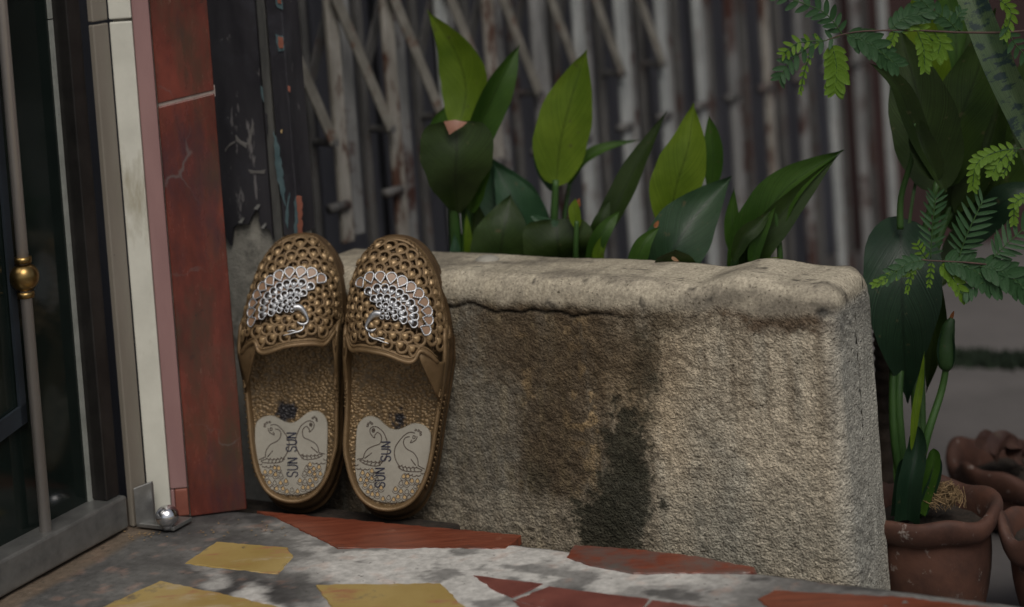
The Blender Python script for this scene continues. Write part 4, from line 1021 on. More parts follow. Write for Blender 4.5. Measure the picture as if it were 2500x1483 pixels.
    for i in range(NO):
        u, v = off(-.0004)[i] if False else OUT[i]
        if v < .088: continue
        for q, (ins, hh) in enumerate(((.0002, .0075), (-.0006, .0105), (-.0016, .0135))):
            if hh > Hd(v) * .8 + .006: continue
            c = (cen[0], v) ; s_ = -1 if u > cen[0] else 1
            lo, hi = bounds(v); uu_ = u + s_ * (.0006 - ins)
            if i % 2 == q % 2: mb2.ball(mm(uu_, v, hh - .001), .0010, 3)
    for i in range(NO):
        u, v = off(.0012)[i]
        if u > cen[0] - .012 or v > .10 or v < .02: continue
        for q in range(5):
            z = -.013 + q * .0034
            if (i + q) % 2 == 0: mb2.ball((m_ * u + .0015 * sst(0, .016, -z), v, z), .0012, 3)
    mb2.build('beading', M['bronze'], upper, smooth=True)['kind'] = 'stuff'
    bset = 0
    bro = [px_dome(*Bc(x, y), frR) for x, y in loops + row2 + row3 + row4 + row5]
    for (u, v, sx_, cx_, wd, h, rr_) in cells:
        # skip what the solid brooch covers
        if min(math.hypot(u - p[0], v - p[1]) for p in bro) < .0040: continue
        nn = dnorm(u, v); w_ = dome(u, v) - .0003
        tgt = Vector((cu_ - u, cv_ - v, 0)); jr = random.uniform(-.12, .12); tgt = Matrix.Rotation(jr, 3, 'Z') @ tgt
        tgt.z = 0
        k = random.uniform(.90, 1.06)
        place(ME_cell, 'feather_cell', upper, u, v, w_, nn, tgt, wd * 1.22 * k, h * .90 * k, m_)
    # connecting web below the feathers, perforated by the gaps between its strips
    wb = MB()
    vs_ = np.arange(.10, LEN - .006, .0065)
    for q in range(-9, 10):
        pts = []
        for v in np.arange(.09, LEN - .004, .006):
            a, b = bounds(v); x = q / 9.5; ph = math.copysign(1 - (1 - abs(x)) ** 1.35, x)
            u = (a + b) / 2 + ph * ((b - a) / 2 - .0016)
            if v > vopen(u) + .003: pts.append(Vector(mm(*P3(u, v, -.0024))))
        if len(pts) > 2: wb.tube(pts, .0011, 5)
    for v in vs_:
        pts = []
        a, b = bounds(v)
        for u in np.linspace(a + .0016, b - .0016, 26):
            if v > vopen(u) + .003: pts.append(Vector(mm(*P3(u, v, -.0024))))
        if len(pts) > 2: wb.tube(pts, .0011, 5)
    wb.build('web', M['bronze_dark'], upper, smooth=True)
    # ---- silver peacock brooch
    fu, fv = px_dome(*fan, frR)
    mb = MB()
    neck = [(520, 1060, 30), (470, 1052, 33), (430, 1070, 30), (395, 1110, 22), (368, 1155, 16), (355, 1195, 12), (362, 1225, 11), (385, 1243, 12), (415, 1245, 15), (440, 1235, 9), (462, 1220, 3)]
    pts = [Vector(px_dome(*Bc(x, y), frR) + (0,)) for x, y, _ in neck]; rad = [k_ * 1.2 / 4.633 / 2750 for _, _, k_ in neck]
    pts3 = crom([Vector(P3(p.x, p.y, .0022)) for p in pts], 4); rd = list(np.interp(np.linspace(0, len(rad) - 1, len(pts3)), range(len(rad)), rad))
    mb.tube([Vector(mm(*p)) for p in pts3], rd, 10)
    brooch = mb.build('peacock_brooch', M['silver'], root, smooth=True)
    mb = MB(); st_ = [(385, 1258, 6), (392, 1300, 9), (430, 1330, 12), (480, 1345, 9), (540, 1368, 6), (602, 1388, 3)]
    pts = [px_dome(*Bc(x, y), frR) for x, y, _ in st_]; rad = [k_ / 4.633 / 2750 for _, _, k_ in st_]
    pts3 = crom([P3(u, v, .0020) for u, v in pts], 4); rd = list(np.interp(np.linspace(0, len(rad) - 1, len(pts3)), range(len(rad)), rad))
    mb.tube([Vector(mm(*p)) for p in pts3], rd, 6)
    st2 = [(430, 1328, 5), (500, 1325, 9), (550, 1335, 7), (560, 1345, 3)]
    pts = [px_dome(*Bc(x, y), frR) for x, y, _ in st2]; rad = [k_ / 4.633 / 2750 for _, _, k_ in st2]
    mb.tube([Vector(mm(*P3(u, v, .0022))) for u, v in pts], rad, 6)
    mb.build('silver_leaf', M['silver'], brooch, smooth=True)
    # film under the fan
    V = []; ring = [(250, 770)] + loops + [(900, 1180), (760, 1150), (600, 1120), (500, 1070)]
    fl = MB(); loc = [px_dome(*Bc(x, y), frR) for x, y in loops]; inn = [px_dome(*Bc(x * .45 + 560 * .55, y * .45 + 1045 * .55), frR) for x, y in loops]
    V = []; 
    for f in (0, .25, .5, .75, .92):
        for (a1, b1), (a2, b2) in zip(inn, loc):
            uu2, vv2 = a1 + (a2 - a1) * f, b1 + (b2 - b1) * f; V.append(mm(*P3(uu2, vv2, .0004)))
    kq = len(loops); Fc = [(i * kq + j, i * kq + j + 1, (i + 1) * kq + j + 1, (i + 1) * kq + j) for i in range(4) for j in range(kq - 1)]
    mk('film', V, Fc, M['peach'], brooch)
    for lst, me, nm, wd, hh, o_ in ((loops, ME_loop, 'plume', 132, 122, .0022), (row2, ME_silver, 'feather', 102, 98, .0020), (row3, ME_silver, 'feather', 94, 88, .0022), (row4, ME_silver, 'feather', 76, 70, .0024), (row5, ME_silver, 'feather', 52, 48, .0026)):
        for (x, y) in lst:
            u, v = px_dome(*Bc(x, y), frR, o_); p = P3(u, v, o_)
            place(me, nm, brooch, p.x, p.y, p.z, dnorm(u, v), Vector((fu - u, fv - v, 0)), wd / 4.633 / 2750, hh / 4.633 / 2750, m_)
    return root
def leather():
    m = mat('pebbled_bronze_footbed', None, (.85, 1.15), rough=.42, metal=.45, nscale=200, vcol=True, spec=.5)
    N = m.node_tree.nodes; L = m.node_tree.links; p = N['Principled BSDF']; tc = N.new('ShaderNodeTexCoord')
    mp = N.new('ShaderNodeMapping'); mp.inputs['Scale'].default_value = (1, 1.25, 1); L.new(tc.outputs['Object'], mp.inputs[0])
    dn = N.new('ShaderNodeTexNoise'); dn.inputs['Scale'].default_value = 120; L.new(mp.outputs[0], dn.inputs['Vector'])
    ad = N.new('ShaderNodeMix'); ad.data_type = 'RGBA'; ad.inputs[0].default_value = .004; L.new(mp.outputs[0], ad.inputs[6]); L.new(dn.outputs['Color'], ad.inputs[7])
    vo = N.new('ShaderNodeTexVoronoi'); vo.feature = 'F1'; vo.inputs['Scale'].default_value = 330; L.new(ad.outputs[2], vo.inputs['Vector'])
    r = N.new('ShaderNodeMapRange'); r.interpolation_type = 'SMOOTHSTEP'; r.inputs[1].default_value = .1; r.inputs[2].default_value = .72; r.inputs[3].default_value = 1; r.inputs[4].default_value = 0; L.new(vo.outputs['Distance'], r.inputs[0])
    b = N.new('ShaderNodeBump'); b.inputs['Strength'].default_value = .8; b.inputs['Distance'].default_value = .0010; L.new(r.outputs[0], b.inputs['Height']); L.new(b.outputs[0], p.inputs['Normal'])
    src = p.inputs['Base Color'].links[0].from_socket; r2 = N.new('ShaderNodeMapRange'); r2.inputs[1].default_value = .45; r2.inputs[2].default_value = .75; r2.inputs[3].default_value = 1.05; r2.inputs[4].default_value = .55; L.new(vo.outputs['Distance'], r2.inputs[0])
    mx = N.new('ShaderNodeVectorMath'); mx.operation = 'SCALE'; L.new(src, mx.inputs[0]); L.new(r2.outputs[0], mx.inputs['Scale']); L.new(mx.outputs[0], p.inputs['Base Color'])
    return m
M['leather'] = leather()
build_slipper(frL, 'bronze openwork slipper beside the red marble strip, peacock brooch beak turned right', 1,
              [(600 + 720 / 5.704, 980 + 1060 / 5.704, 600 + 580 / 5.704, 980 + 775 / 5.704), (600 + 705 / 5.704, 980 + 707 / 5.704, 600 + 570 / 5.704, 980 + 425 / 5.704)])
build_slipper(frR, 'bronze openwork slipper nearer the bare concrete wall, peacock brooch beak turned left', -1,
              [(560 + 1278 / 3.37, 860 + 1118 / 3.37, 560 + 1200 / 3.37, 860 + 945 / 3.37), (560 + 1325 / 3.37, 860 + 902 / 3.37, 560 + 1250 / 3.37, 860 + 728 / 3.37)])

# ================================================================== PLANTS
def leaf(pts, width, m, parent, roll=0., fold=.18, prof='ov', name='leaf', nl=18, nc=8, lab=None, wave=.02, seed=0):
    """pts: (px, py, Y) from base to tip; width in picture px at the leaf's own distance"""
    C_ = crom([atY(*p) for p in pts], 6); Cn = []
    k = len(C_); 
    for i in range(nl + 1): f = i / nl * (k - 1); a = int(min(f, k - 2)); Cn.append(C_[a].lerp(C_[a + 1], f - a))
    V = []; Fc = []; uv = []; rnd = random.Random(seed + int(pts[0][0]))
    Ym = pts[len(pts) // 2][2]; w_ = width / FPX * Ym
    for i, p in enumerate(Cn):
        t = i / nl; tg = (Cn[min(i + 1, nl)] - Cn[max(i - 1, 0)]).normalized(); vw = (p - CO).normalized()
        sd_ = tg.cross(vw).normalized(); nr = sd_.cross(tg).normalized()
        s1 = sd_ * math.cos(roll) + nr * math.sin(roll); n1 = -sd_ * math.sin(roll) + nr * math.cos(roll)
        if prof == 'ov': pw = math.sin(math.pi * t ** .85) ** .75 * (1 - .25 * t)
        elif prof == 'lan': pw = math.sin(math.pi * t ** .8) ** .9
        elif prof == 'heart': pw = max(0, math.sin(math.pi * .85 * t ** 1.4)) ** .6 * (1 if t < .97 else .6)
        if prof in ('ov', 'lan') and t > .7: pw *= ((1 - t) / .3) ** .45 * .9 + .1 * (1 - t) / .3
        if prof == 'strap': pw = .9 + .1 * math.sin(t * 3)
        elif prof == 'dome': pw = math.sqrt(max(0, 1 - t ** 2.6))
        pw = max(pw, .02)
        for j in range(nc + 1):
            x = j / nc * 2 - 1
            q = p + s1 * x * w_ / 2 * pw - n1 * (abs(x) ** 1.3) * fold * w_ * pw + n1 * math.sin(t * 9 + x * 2 + seed) * wave * w_
            q += n1 * .012 * w_ * math.sin(t * 31 + x * 7 + seed) * abs(x) + s1 * .010 * w_ * math.sin(t * 23 + seed * 3 + x) * abs(x)
            V.append(q - parent.location); uv.append((j / nc, t))
    for i in range(nl):
        for j in range(nc): Fc.append((i * (nc + 1) + j, i * (nc + 1) + j + 1, (i + 1) * (nc + 1) + j + 1, (i + 1) * (nc + 1) + j))
    o = mk(name, V, Fc, M[m], parent, uv=uv)
    if lab: o['label'] = lab
    return o
def stem(pts, r0, r1, parent, m='stem', name='stem'):
    C_ = crom([atY(*p) for p in pts], 5); k = len(C_); Y = pts[0][2]
    mb = MB(); mb.tube([c - parent.location for c in C_], [(r0 + (r1 - r0) * i / (k - 1)) / FPX * Y for i in range(k)], 8)
    return mb.build(name, M[m], parent, smooth=True, uv=True, recalc=False)
def plant(px, Y, name, label, cat='plant', group='leafy plants growing behind the low wall', z=.14):
    p = atY(px, 650, Y); p.z = z; return empty(name, p, label, cat, group)
YB = lambda px: (E0 + n * .235).y + e.y * ((px - 600) / 2750.0) * .95      # distance of the bed under a picture column
def L(par, pts, w_, m, **k):
    leaf(pts, w_, m, par, **k)
# plant 1
y = YB(1120); p1 = plant(1125, y, 'leafy_plant', 'leafy plant with tall pointed lime leaf and pink-tipped dark leaf beside the slippers')
L(p1, [(1112, 330, y + .02), (1138, 225, y + .03), (1112, 125, y + .03), (1043, 26, y + .02)], 118, 'lime', roll=.25, fold=.12, prof='lan')
L(p1, [(1138, 420, y), (1175, 300, y), (1225, 190, y), (1269, 108, y + .01)], 88, 'mid', roll=-.5, fold=.22, prof='lan')
L(p1, [(1150, 520, y - .01), (1165, 450, y - .02), (1180, 390, y - .02), (1165, 330, y - .02)], 75, 'mid', fold=.2, prof='ov', roll=.5)
L(p1, [(1118, 520, y - .01), (1112, 440, y - .03), (1115, 370, y - .035), (1113, 297, y - .03)], 182, 'black_green', fold=.14, prof='heart', lab='dark drooping leaf with a folded tip')
V = [atY(x, y_, y - o_) - p1.location for x, y_, o_ in ((1083, 297, .036), (1110, 293, .041), (1141, 299, .036), (1090, 312, .040), (1112, 310, .044), (1128, 310, .041), (1097, 330, .042), (1108, 322, .045))]
o = mk('leaf_tip', V, [(0, 1, 4, 3), (1, 2, 5, 4), (3, 4, 7, 6), (4, 5, 7)], M['pink_leaf'], p1, uv=[(.3, .3)] * 8); o['label'] = 'pink underside of the folded leaf tip'

L(p1, [(1110, 380, y + .02), (1080, 340, y + .02), (1075, 300, y + .02), (1085, 262, y + .02)], 66, 'mid', prof='ov')
L(p1, [(1085, 380, y + .005), (1060, 420, y + .005), (1085, 495, y + .005)], 40, 'mid', prof='lan')
stem([(1120, 690, y), (1112, 580, y), (1105, 470, y - .01)], 19, 12, p1); stem([(1138, 690, y), (1140, 560, y), (1150, 440, y)], 16, 9, p1)
stem([(1150, 690, y), (1135, 560, y), (1118, 300, y + .02)], 10, 6, p1)
L(p1, [(1118, 690, y - .01), (1112, 630, y - .015), (1110, 570, y - .01)], 32, 'teal', prof='lan'); L(p1, [(1142, 680, y - .01), (1143, 590, y - .012), (1138, 520, y - .01)], 22, 'lime', prof='lan')
# plant 2
y = YB(1230); p2 = plant(1240, y + .03, 'leafy_plant', 'short broad plant with a wide blue-green leaf behind two blackish leaves')
L(p2, [(1310, 640, y + .045), (1270, 540, y + .05), (1215, 450, y + .055), (1180, 372, y + .05)], 165, 'teal', roll=.1, fold=.08, prof='ov')
L(p2, [(1330, 690, y + .04), (1290, 560, y + .04), (1250, 480, y + .04), (1205, 400, y + .05)], 120, 'teal', fold=.1, prof='lan', roll=-.2)
L(p2, [(1222, 690, y - .01), (1222, 620, y - .012), (1232, 550, y - .012), (1246, 476, y)], 168, 'deep', fold=.1, prof='ov', roll=.05)
L(p2, [(1170, 680, y + .02), (1165, 580, y + .02), (1170, 500, y + .02)], 70, 'black_green', prof='lan')
L(p2, [(1370, 690, y - .02), (1368, 640, y - .02), (1362, 590, y - .03), (1358, 536, y - .025)], 175, 'black_green', fold=.10, prof='heart')
L(p2, [(1296, 528, y - .018), (1350, 548, y - .026), (1436, 562, y - .018)], 22, 'teal', prof='lan', fold=.05, name='leaf_rim')
L(p2, [(1305, 660, y), (1310, 620, y), (1300, 580, y)], 40, 'mid', prof='lan')
stem([(1225, 700, y), (1222, 660, y)], 12, 10, p2); stem([(1368, 700, y), (1368, 640, y)], 12, 8, p2)
# plant 3
y = YB(1390) + .05; p3 = plant(1370, y, 'leafy_plant', 'plant with one large upright lime leaf on a slim stem, middle of the bed')
L(p3, [(1358, 455, y), (1368, 350, y), (1398, 230, y), (1432, 122, y)], 152, 'lime', fold=.09, prof='ov', roll=.1)
L(p3, [(1355, 470, y + .01), (1335, 400, y + .012), (1330, 320, y + .012), (1345, 240, y + .01)], 60, 'teal', fold=.09, prof='lan', roll=.1)
L(p3, [(1388, 455, y + .03), (1420, 395, y + .03), (1480, 360, y + .03), (1565, 342, y + .03)], 30, 'mid', prof='lan', fold=.2, roll=.4)
stem([(1352, 690, y), (1352, 560, y), (1357, 440, y)], 13, 8, p3); stem([(1372, 690, y + .02), (1378, 540, y + .02), (1390, 450, y + .03)], 8, 5, p3)
# plant 4
y = YB(1470); p4 = plant(1465, y, 'leafy_plant', 'dark slender-leaved plant with small lime shoots between two upright lime leaves')
L(p4, [(1440, 610, y + .02), (1500, 510, y + .02), (1560, 390, y + .02), (1628, 272, y + .02)], 62, 'black_green', prof='lan', fold=.2, roll=.3)
L(p4, [(1437, 690, y), (1455, 600, y - .01), (1485, 550, y - .01), (1514, 514, y)], 42, 'mid', prof='lan', fold=.2)
L(p4, [(1440, 600, y + .01), (1465, 545, y + .005), (1490, 488, y + .01)], 38, 'deep', prof='lan', fold=.15)
L(p4, [(1410, 560, y), (1402, 515, y), (1405, 484, y)], 30, 'lime', prof='lan', fold=.2)
L(p4, [(1414, 506, y + .005), (1412, 494, y + .005), (1415, 484, y + .005)], 12, 'orange_leaf', prof='ov', name='bud')
L(p4, [(1480, 690, y - .01), (1460, 620, y - .012), (1500, 545, y - .01)], 30, 'lime', prof='lan', fold=.2)
stem([(1405, 690, y + .01), (1406, 600, y), (1408, 540, y)], 8, 6, p4); stem([(1442, 700, y), (1440, 600, y + .02)], 10, 7, p4)
# plant 5
y = YB(1650); p5 = plant(1650, y, 'leafy_plant', 'plant with upright lime leaf behind a big glossy dark leaning leaf and low dark leaf')
L(p5, [(1632, 560, y + .03), (1650, 460, y + .03), (1680, 360, y + .03), (1693, 252, y + .035)], 142, 'lime', fold=.14, prof='ov', roll=.15)
L(p5, [(1735, 470, y + .05), (1742, 400, y + .05), (1738, 330, y + .05), (1730, 282, y + .05)], 48, 'mid', prof='lan', fold=.2)
L(p5, [(1610, 700, y - .01), (1640, 620, y - .012), (1700, 525, y), (1786, 430, y + .01)], 172, 'gloss', fold=.20, prof='ov', roll=.1, lab='big glossy dark leaf leaning right')
L(p5, [(1548, 690, y - .03), (1555, 640, y - .03), (1575, 590, y - .03), (1612, 553, y - .025)], 48, 'mid', prof='lan', fold=.25)
L(p5, [(1598, 556, y - .02), (1603, 548, y - .02), (1608, 538, y - .02)], 12, 'orange_leaf', prof='ov', name='bud')
L(p5, [(1645, 720, y - .045), (1648, 660, y - .05), (1647, 611, y - .06)], 138, 'black_green', prof='dome', fold=.12)
L(p5, [(1640, 628, y - .064), (1648, 634, y - .065), (1658, 638, y - .064)], 9, 'ochre_spot', prof='lan', name='leaf_spot', fold=0) if 'ochre_spot' in M else None
stem([(1632, 700, y + .03), (1632, 560, y + .03)], 9, 7, p5)
# plant 6
y = YB(1860); p6 = plant(1840, y, 'leafy_plant', 'plant with long arching green leaf nearest the raised end of the wall')
L(p6, [(1790, 690, y + .02), (1850, 560, y + .015), (1930, 450, y + .01), (2060, 366, y)], 112, 'mid', fold=.22, prof='lan', roll=.25)
L(p6, [(1810, 700, y + .01), (1850, 600, y), (1930, 500, y), (2050, 375, y)], 80, 'deep', fold=.2, prof='lan', roll=-.2)
L(p6, [(1800, 640, y + .02), (1790, 580, y + .02), (1788, 520, y + .02), (1793, 458, y + .02)], 42, 'mid', prof='lan', fold=.25)
L(p6, [(1790, 640, y - .01), (1815, 580, y - .012), (1850, 550, y - .012), (1885, 508, y - .01)], 42, 'deep', prof='lan', fold=.25)
L(p6, [(1815, 670, y - .015), (1860, 648, y - .015), (1905, 628, y - .015)], 28, 'lime', prof='lan', fold=.1)
L(p6, [(1835, 650, y - .012), (1850, 590, y - .012), (1895, 500, y - .012)], 34, 'mid', prof='lan', fold=.2)
stem([(1905, 690, y), (1903, 600, y), (1890, 505, y)], 9, 5, p6); stem([(1788, 700, y), (1795, 630, y)], 12, 10, p6)

# ---- pots
def pot(cx_, cy_, rpx, Y, h, label, wav=.010, seed=0, ry=1.0, lip=.016):
    c = atY(cx_, cy_, Y); r = rpx / FPX * Y; z = c.z; root = empty('flower_pot', (c.x, c.y, GZ), label, 'flower pot', 'terracotta pots on the ground beyond the wall')
    rnd = random.Random(seed); ph = rnd.random() * 6; zt = z - GZ
    prof = [(.60, 0, 0), (.66, .01, 0), (.80, zt * .35, 0), (.86, zt * .62, 0), (.84, zt * .80, 0), (.86, zt - lip * 1.5, .2), (.97, zt - lip * 1.25, .9), (1.04, zt - lip * .6, 1), (1.03, zt - lip * .1, 1), (.96, zt, 1), (.88, zt - .002, .9), (.80, zt - .012, .3), (.77, zt - .05, 0), (.70, zt * .45, 0)]
    N_ = 64; V = []; Fc = []
    for k, (rr, zz, wv) in enumerate(prof):
        for j in range(N_):
            a = 2 * math.pi * j / N_; wr = 1 + wv * min(wav / .012, 1.2) * (.045 * math.sin(4 * a + ph) + .03 * math.sin(7 * a + 2 * ph)) + .008 * math.sin(3 * a + zz * 30); wz = wv * wav * (.6 * math.sin(4 * a + ph + 1.2) + .4 * math.sin(7 * a - ph))
            V.append((rr * r * wr * math.cos(a), rr * r * wr * math.sin(a), zz + wz))
    for k in range(len(prof) - 1):
        for j in range(N_): Fc.append((k * N_ + j, k * N_ + (j + 1) % N_, (k + 1) * N_ + (j + 1) % N_, (k + 1) * N_ + j))
    Fc.append(tuple(range(N_))[::-1])
    o = mk('body', V, Fc, M['terracotta'], root, recalc=True); s_ = o.modifiers.new('sub', 'SUBSURF'); s_.levels = 1; s_.render_levels = 1
    # soil
    V = []; Fc = []; 
    for k in range(8):
        for j in range(28):
            a = 2 * math.pi * j / 28; V.append((.78 * r * k / 7 * math.cos(a), .78 * r * k / 7 * math.sin(a), zt - .022 + rnd.uniform(-.003, .003) + .006 * (1 - k / 7)))
    for k in range(7):
        for j in range(28): Fc.append((k * 28 + j, k * 28 + (j + 1) % 28, (k + 1) * 28 + (j + 1) % 28, (k + 1) * 28 + j))
    mk('soil', V, Fc, M['soil'], root)
    return root, Vector((c.x, c.y, z)), r
YP = 1.60
pot1, pc1, pr1 = pot(2262, 1218, 178, YP, .2, 'wavy-rimmed terracotta pot at the wall end, holding the tall green plant', seed=1, wav=.004)
pot2, pc2, pr2 = pot(2485, 1108, 165, YP + .22, .2, 'dark terracotta pot with thick wavy rim, farthest back of the pots', seed=5, wav=.011, lip=.020)
pot3, pc3, pr3 = pot(2588, 1262, 150, YP - .03, .2, 'terracotta pot cut off by the frame beside the tall plant pot', seed=8, wav=.010, lip=.02)
# dry leaves in the back pot, fibre husk in the front one, twig
for i, (px, py, rr, ww) in enumerate(((2420, 1075, .3, 60), (2450, 1090, -.5, 70), (2475, 1070, .8, 60), (2495, 1100, .1, 60))):
    pr = pc2
    dl = empty('dry_leaf', atY(px, py, YP + .2), 'curled dry brown leaf lying in the back pot, %s' % ('by its left rim', 'second from its left rim', 'near its middle', 'towards the right frame edge')[i], 'dry leaf', 'dry leaves in the back pot')
    leaf([(px - 22, py + 22, YP + .19), (px, py, YP + .21), (px + 26, py + 14, YP + .23)], ww, 'dry', dl, fold=-.3, prof='lan', roll=rr, name='blade') if 'dry' in M else None
fb = MB(); rnd = random.Random(3); fc0 = atY(2302, 1222, YP - .015)
for k in range(420):
    d = Vector((rnd.gauss(0, 1), rnd.gauss(0, 1), rnd.gauss(0, 1))).normalized(); r1 = .013 * rnd.uniform(.3, 1.15)
    a = fc0 + Vector((d.x * r1 * 1.25, d.y * r1, abs(d.z) * r1 * 1.05)); t = Vector((rnd.gauss(0, 1), rnd.gauss(0, 1), rnd.gauss(0, 1))).normalized().cross(d).normalized() * rnd.uniform(.004, .009)
    fb.tube([a - t, a + d * .0012, a + t - d * .001], .00032, 3)
tag(fb.build('fibre_husk', M['fibre'], recalc=False), 'tangled tan coconut fibre husk lying on the soil of the tall plant pot', 'fibre husk')

# ---- tall plant in the first pot
YT = YP + .0; p = Vector((pc1.x - .012, pc1.y, pc1.z - .02)); tall = empty('tall_leafy_plant', p, 'tall dark broad-leaved plant rising from the terracotta pot at the wall end', 'plant')
T = lambda pts, w_, m, **k: leaf([(x, y_, YT + d_) for x, y_, d_ in pts], w_, m, tall, **k)
T([(2290, 330, .10), (2270, 210, .11), (2250, 90, .11), (2235, -40, .10)], 130, 'lime', fold=.12, prof='ov')
T([(2290, 470, .04), (2268, 350, .045), (2235, 210, .05), (2190, 60, .06)], 190, 'black_green', fold=.12, prof='ov', lab='big blackish green leaf')
T([(2310, 460, .05), (2335, 320, .06), (2385, 180, .06), (2430, 20, .05)], 165, 'deep', fold=.15, prof='ov', roll=.2)
T([(2320, 520, .09), (2370, 340, .09), (2430, 190, .09), (2450, 60, .10)], 130, 'mid', fold=.15, prof='ov')
T([(2310, 470, .0), (2240, 330, .0), (2190, 210, -.01), (2122, 154, -.02)], 62, 'black_green', fold=.25, prof='lan', roll=-.4)
T([(2290, 440, .0), (2255, 360, .0), (2225, 270, .0)], 70, 'black_green', fold=.2, prof='lan')
T([(2330, 520, .06), (2390, 420, .05), (2430, 300, .05), (2445, 200, .05)], 95, 'black_green', fold=.2, prof='lan', roll=.4)
T([(2330, 360, .10), (2390, 320, .09), (2425, 260, .09), (2440, 200, .09)], 70, 'teal', fold=.12, prof='lan')
T([(2320, 560, .07), (2350, 470, .06), (2420, 400, .05), (2510, 330, .05)], 110, 'black_green', fold=.2, prof='ov')
T([(2340, 480, .12), (2345, 430, .12), (2350, 390, .12)], 90, 'teal', prof='ov')
T([(2200, 530, .04), (2200, 640, .01), (2205, 800, .0), (2216, 985, .02)], 195, 'deep2', fold=.14, prof='lan', roll=.12, lab='broad dark leaf hanging down beside the wall end')
T([(2225, 560, .06), (2262, 690, .04), (2280, 820, .04), (2262, 960, .05)], 95, 'black_green', fold=.2, prof='ov', roll=-.3)
T([(2198, 1260, .0), (2185, 1100, .0), (2215, 600, .03), (2240, 420, .05)], 8, 'stem', prof='strap', name='stem')
def tstem(pts, r0, r1): stem([(x, y_, YT + d_) for x, y_, d_ in pts], r0, r1, tall)
tstem([(2215, 1262, 0), (2185, 1080, 0), (2180, 930, .01), (2190, 700, .03), (2210, 540, .04)], 13, 7)
tstem([(2222, 1262, 0), (2200, 1080, 0), (2196, 930, .01), (2225, 700, .04), (2290, 440, .04)], 13, 8)
tstem([(2240, 1262, 0), (2250, 1080, .02), (2250, 800, .04), (2280, 560, .06), (2310, 440, .05)], 13, 8)
tstem([(2250, 1200, 0), (2235, 800, .04), (2330, 470, .07), (2370, 330, .07)], 11, 8)
tstem([(2198, 560, .02), (2200, 480, .02), (2228, 380, .01), (2232, 300, .0)], 9, 6)
tstem([(2230, 900, .03), (2290, 600, .06), (2330, 510, .07)], 8, 7)
stem([(2235, 1180, YT - .03), (2265, 1060, YT - .03), (2300, 950, YT - .02), (2312, 880, YT - .02)], 12, 8, tall)
T([(2312, 905, -.02), (2310, 860, -.02), (2312, 820, -.02), (2322, 775, -.02)], 50, 'deep2', fold=.45, prof='ov', name='bud')
mb = MB(); bp = crom([atY(x, y_, YT - .02) for x, y_ in ((2312, 905), (2309, 880), (2310, 840), (2316, 800), (2326, 778))], 4); mb.tube([q - tall.location for q in bp], [r_ / FPX * YT for r_ in np.interp(np.linspace(0, 1, len(bp)), [0, .15, .4, .75, 1], [8, 20, 23, 16, 6])], 14)
mb.build('bud', M['stem_dark'] if 'stem_dark' in M else M['stem'], tall, smooth=True, uv=True, recalc=False)
T([(2318, 790, -.02), (2324, 772, -.02), (2330, 758, -.022)], 9, 'orange_leaf', prof='lan', name='bud_tip')
T([(2225, 1100, -.035), (2235, 1010, -.035), (2248, 930, -.03), (2257, 858, -.03)], 20, 'lime', fold=.3, prof='lan', name='shoot')
T([(2215, 1270, -.03), (2222, 1180, -.035), (2238, 1100, -.03), (2240, 1040, -.03)], 62, 'deep2', fold=.4, prof='dome', name='sheath')
T([(2240, 1250, -.02), (2268, 1170, -.02), (2280, 1120, -.02), (2278, 1095, -.02)], 42, 'mid', fold=.3, prof='dome', name='sheath')
T([(2250, 1250, -.02), (2275, 1190, -.02), (2288, 1150, -.02), (2292, 1115, -.02)], 30, 'deep2', fold=.3, prof='dome', name='sheath')
T([(2195, 1260, -.02), (2200, 1190, -.02), (2205, 1120, -.02)], 40, 'deep2', fold=.3, prof='dome', name='sheath')
# ringed trunk peeping out from behind the wall
tr = empty('ringed_trunk', atY(2158, 1260, YP + .06), 'slim ringed brown trunk half hidden behind the end of the wall', 'trunk'); tr.location.z = GZ
mb = MB(); P0 = [atY(2163, 1290, YP + .06), atY(2160, 1100, YP + .06), atY(2157, 870, YP + .06), atY(2150, 760, YP + .06)]; P0[0].z = GZ
cc = crom(P0, 24); mb.tube([c - tr.location for c in cc], [(24 + 3 * math.sin(i * 1.7)) / FPX * YP for i in range(len(cc))], 12); mb.build('stem', M['trunk'], tr, smooth=True)
# banded snake plant leaf arching in at the top right corner
sn = empty('snake_plant', atY(2560, 1200, YP + .02), 'arching banded snake plant leaf crossing the upper right corner', 'plant'); sn.location.z = GZ
leaf([(2600, 1262, YP - .03), (2690, 1080, YP - .02), (2730, 820, YP - .02), (2630, 520, YP - .03), (2500, 290, YP - .03), (2425, 130, YP - .02), (2352, -60, YP)], 78, 'snake', sn, fold=.22, prof='strap', nl=56, nc=10, wave=.005)
leaf([(2625, 1262, YP - .02), (2720, 980, YP + .01), (2700, 760, YP + .02), (2600, 560, YP + .02), (2520, 420, YP + .02), (2440, 240, YP + .03)], 60, 'black_green', sn, fold=.2, prof='lan', nl=26)
for pts, w_, m_, rl in (([(2330, 560, .13), (2380, 380, .13), (2400, 200, .14), (2380, 0, .15)], 170, 'deep', .2), ([(2300, 420, .15), (2330, 240, .15), (2330, 60, .16), (2300, -60, .16)], 170, 'mid', -.3),
        ([(2340, 600, .12), (2430, 470, .12), (2500, 260, .13), (2540, 60, .13)], 150, 'deep', .3), ([(2340, 520, .14), (2300, 380, .14), (2210, 250, .15), (2170, 190, .15)], 80, 'black_green', .2),
        ([(2330, 620, .10), (2400, 540, .10), (2470, 480, .09), (2560, 450, .09)], 90, 'deep2', .2), ([(2300, 700, .09), (2330, 600, .1), (2370, 520, .1)], 50, 'deep', .2)):
    T(pts, w_, m_, roll=rl, fold=.16, prof='lan')
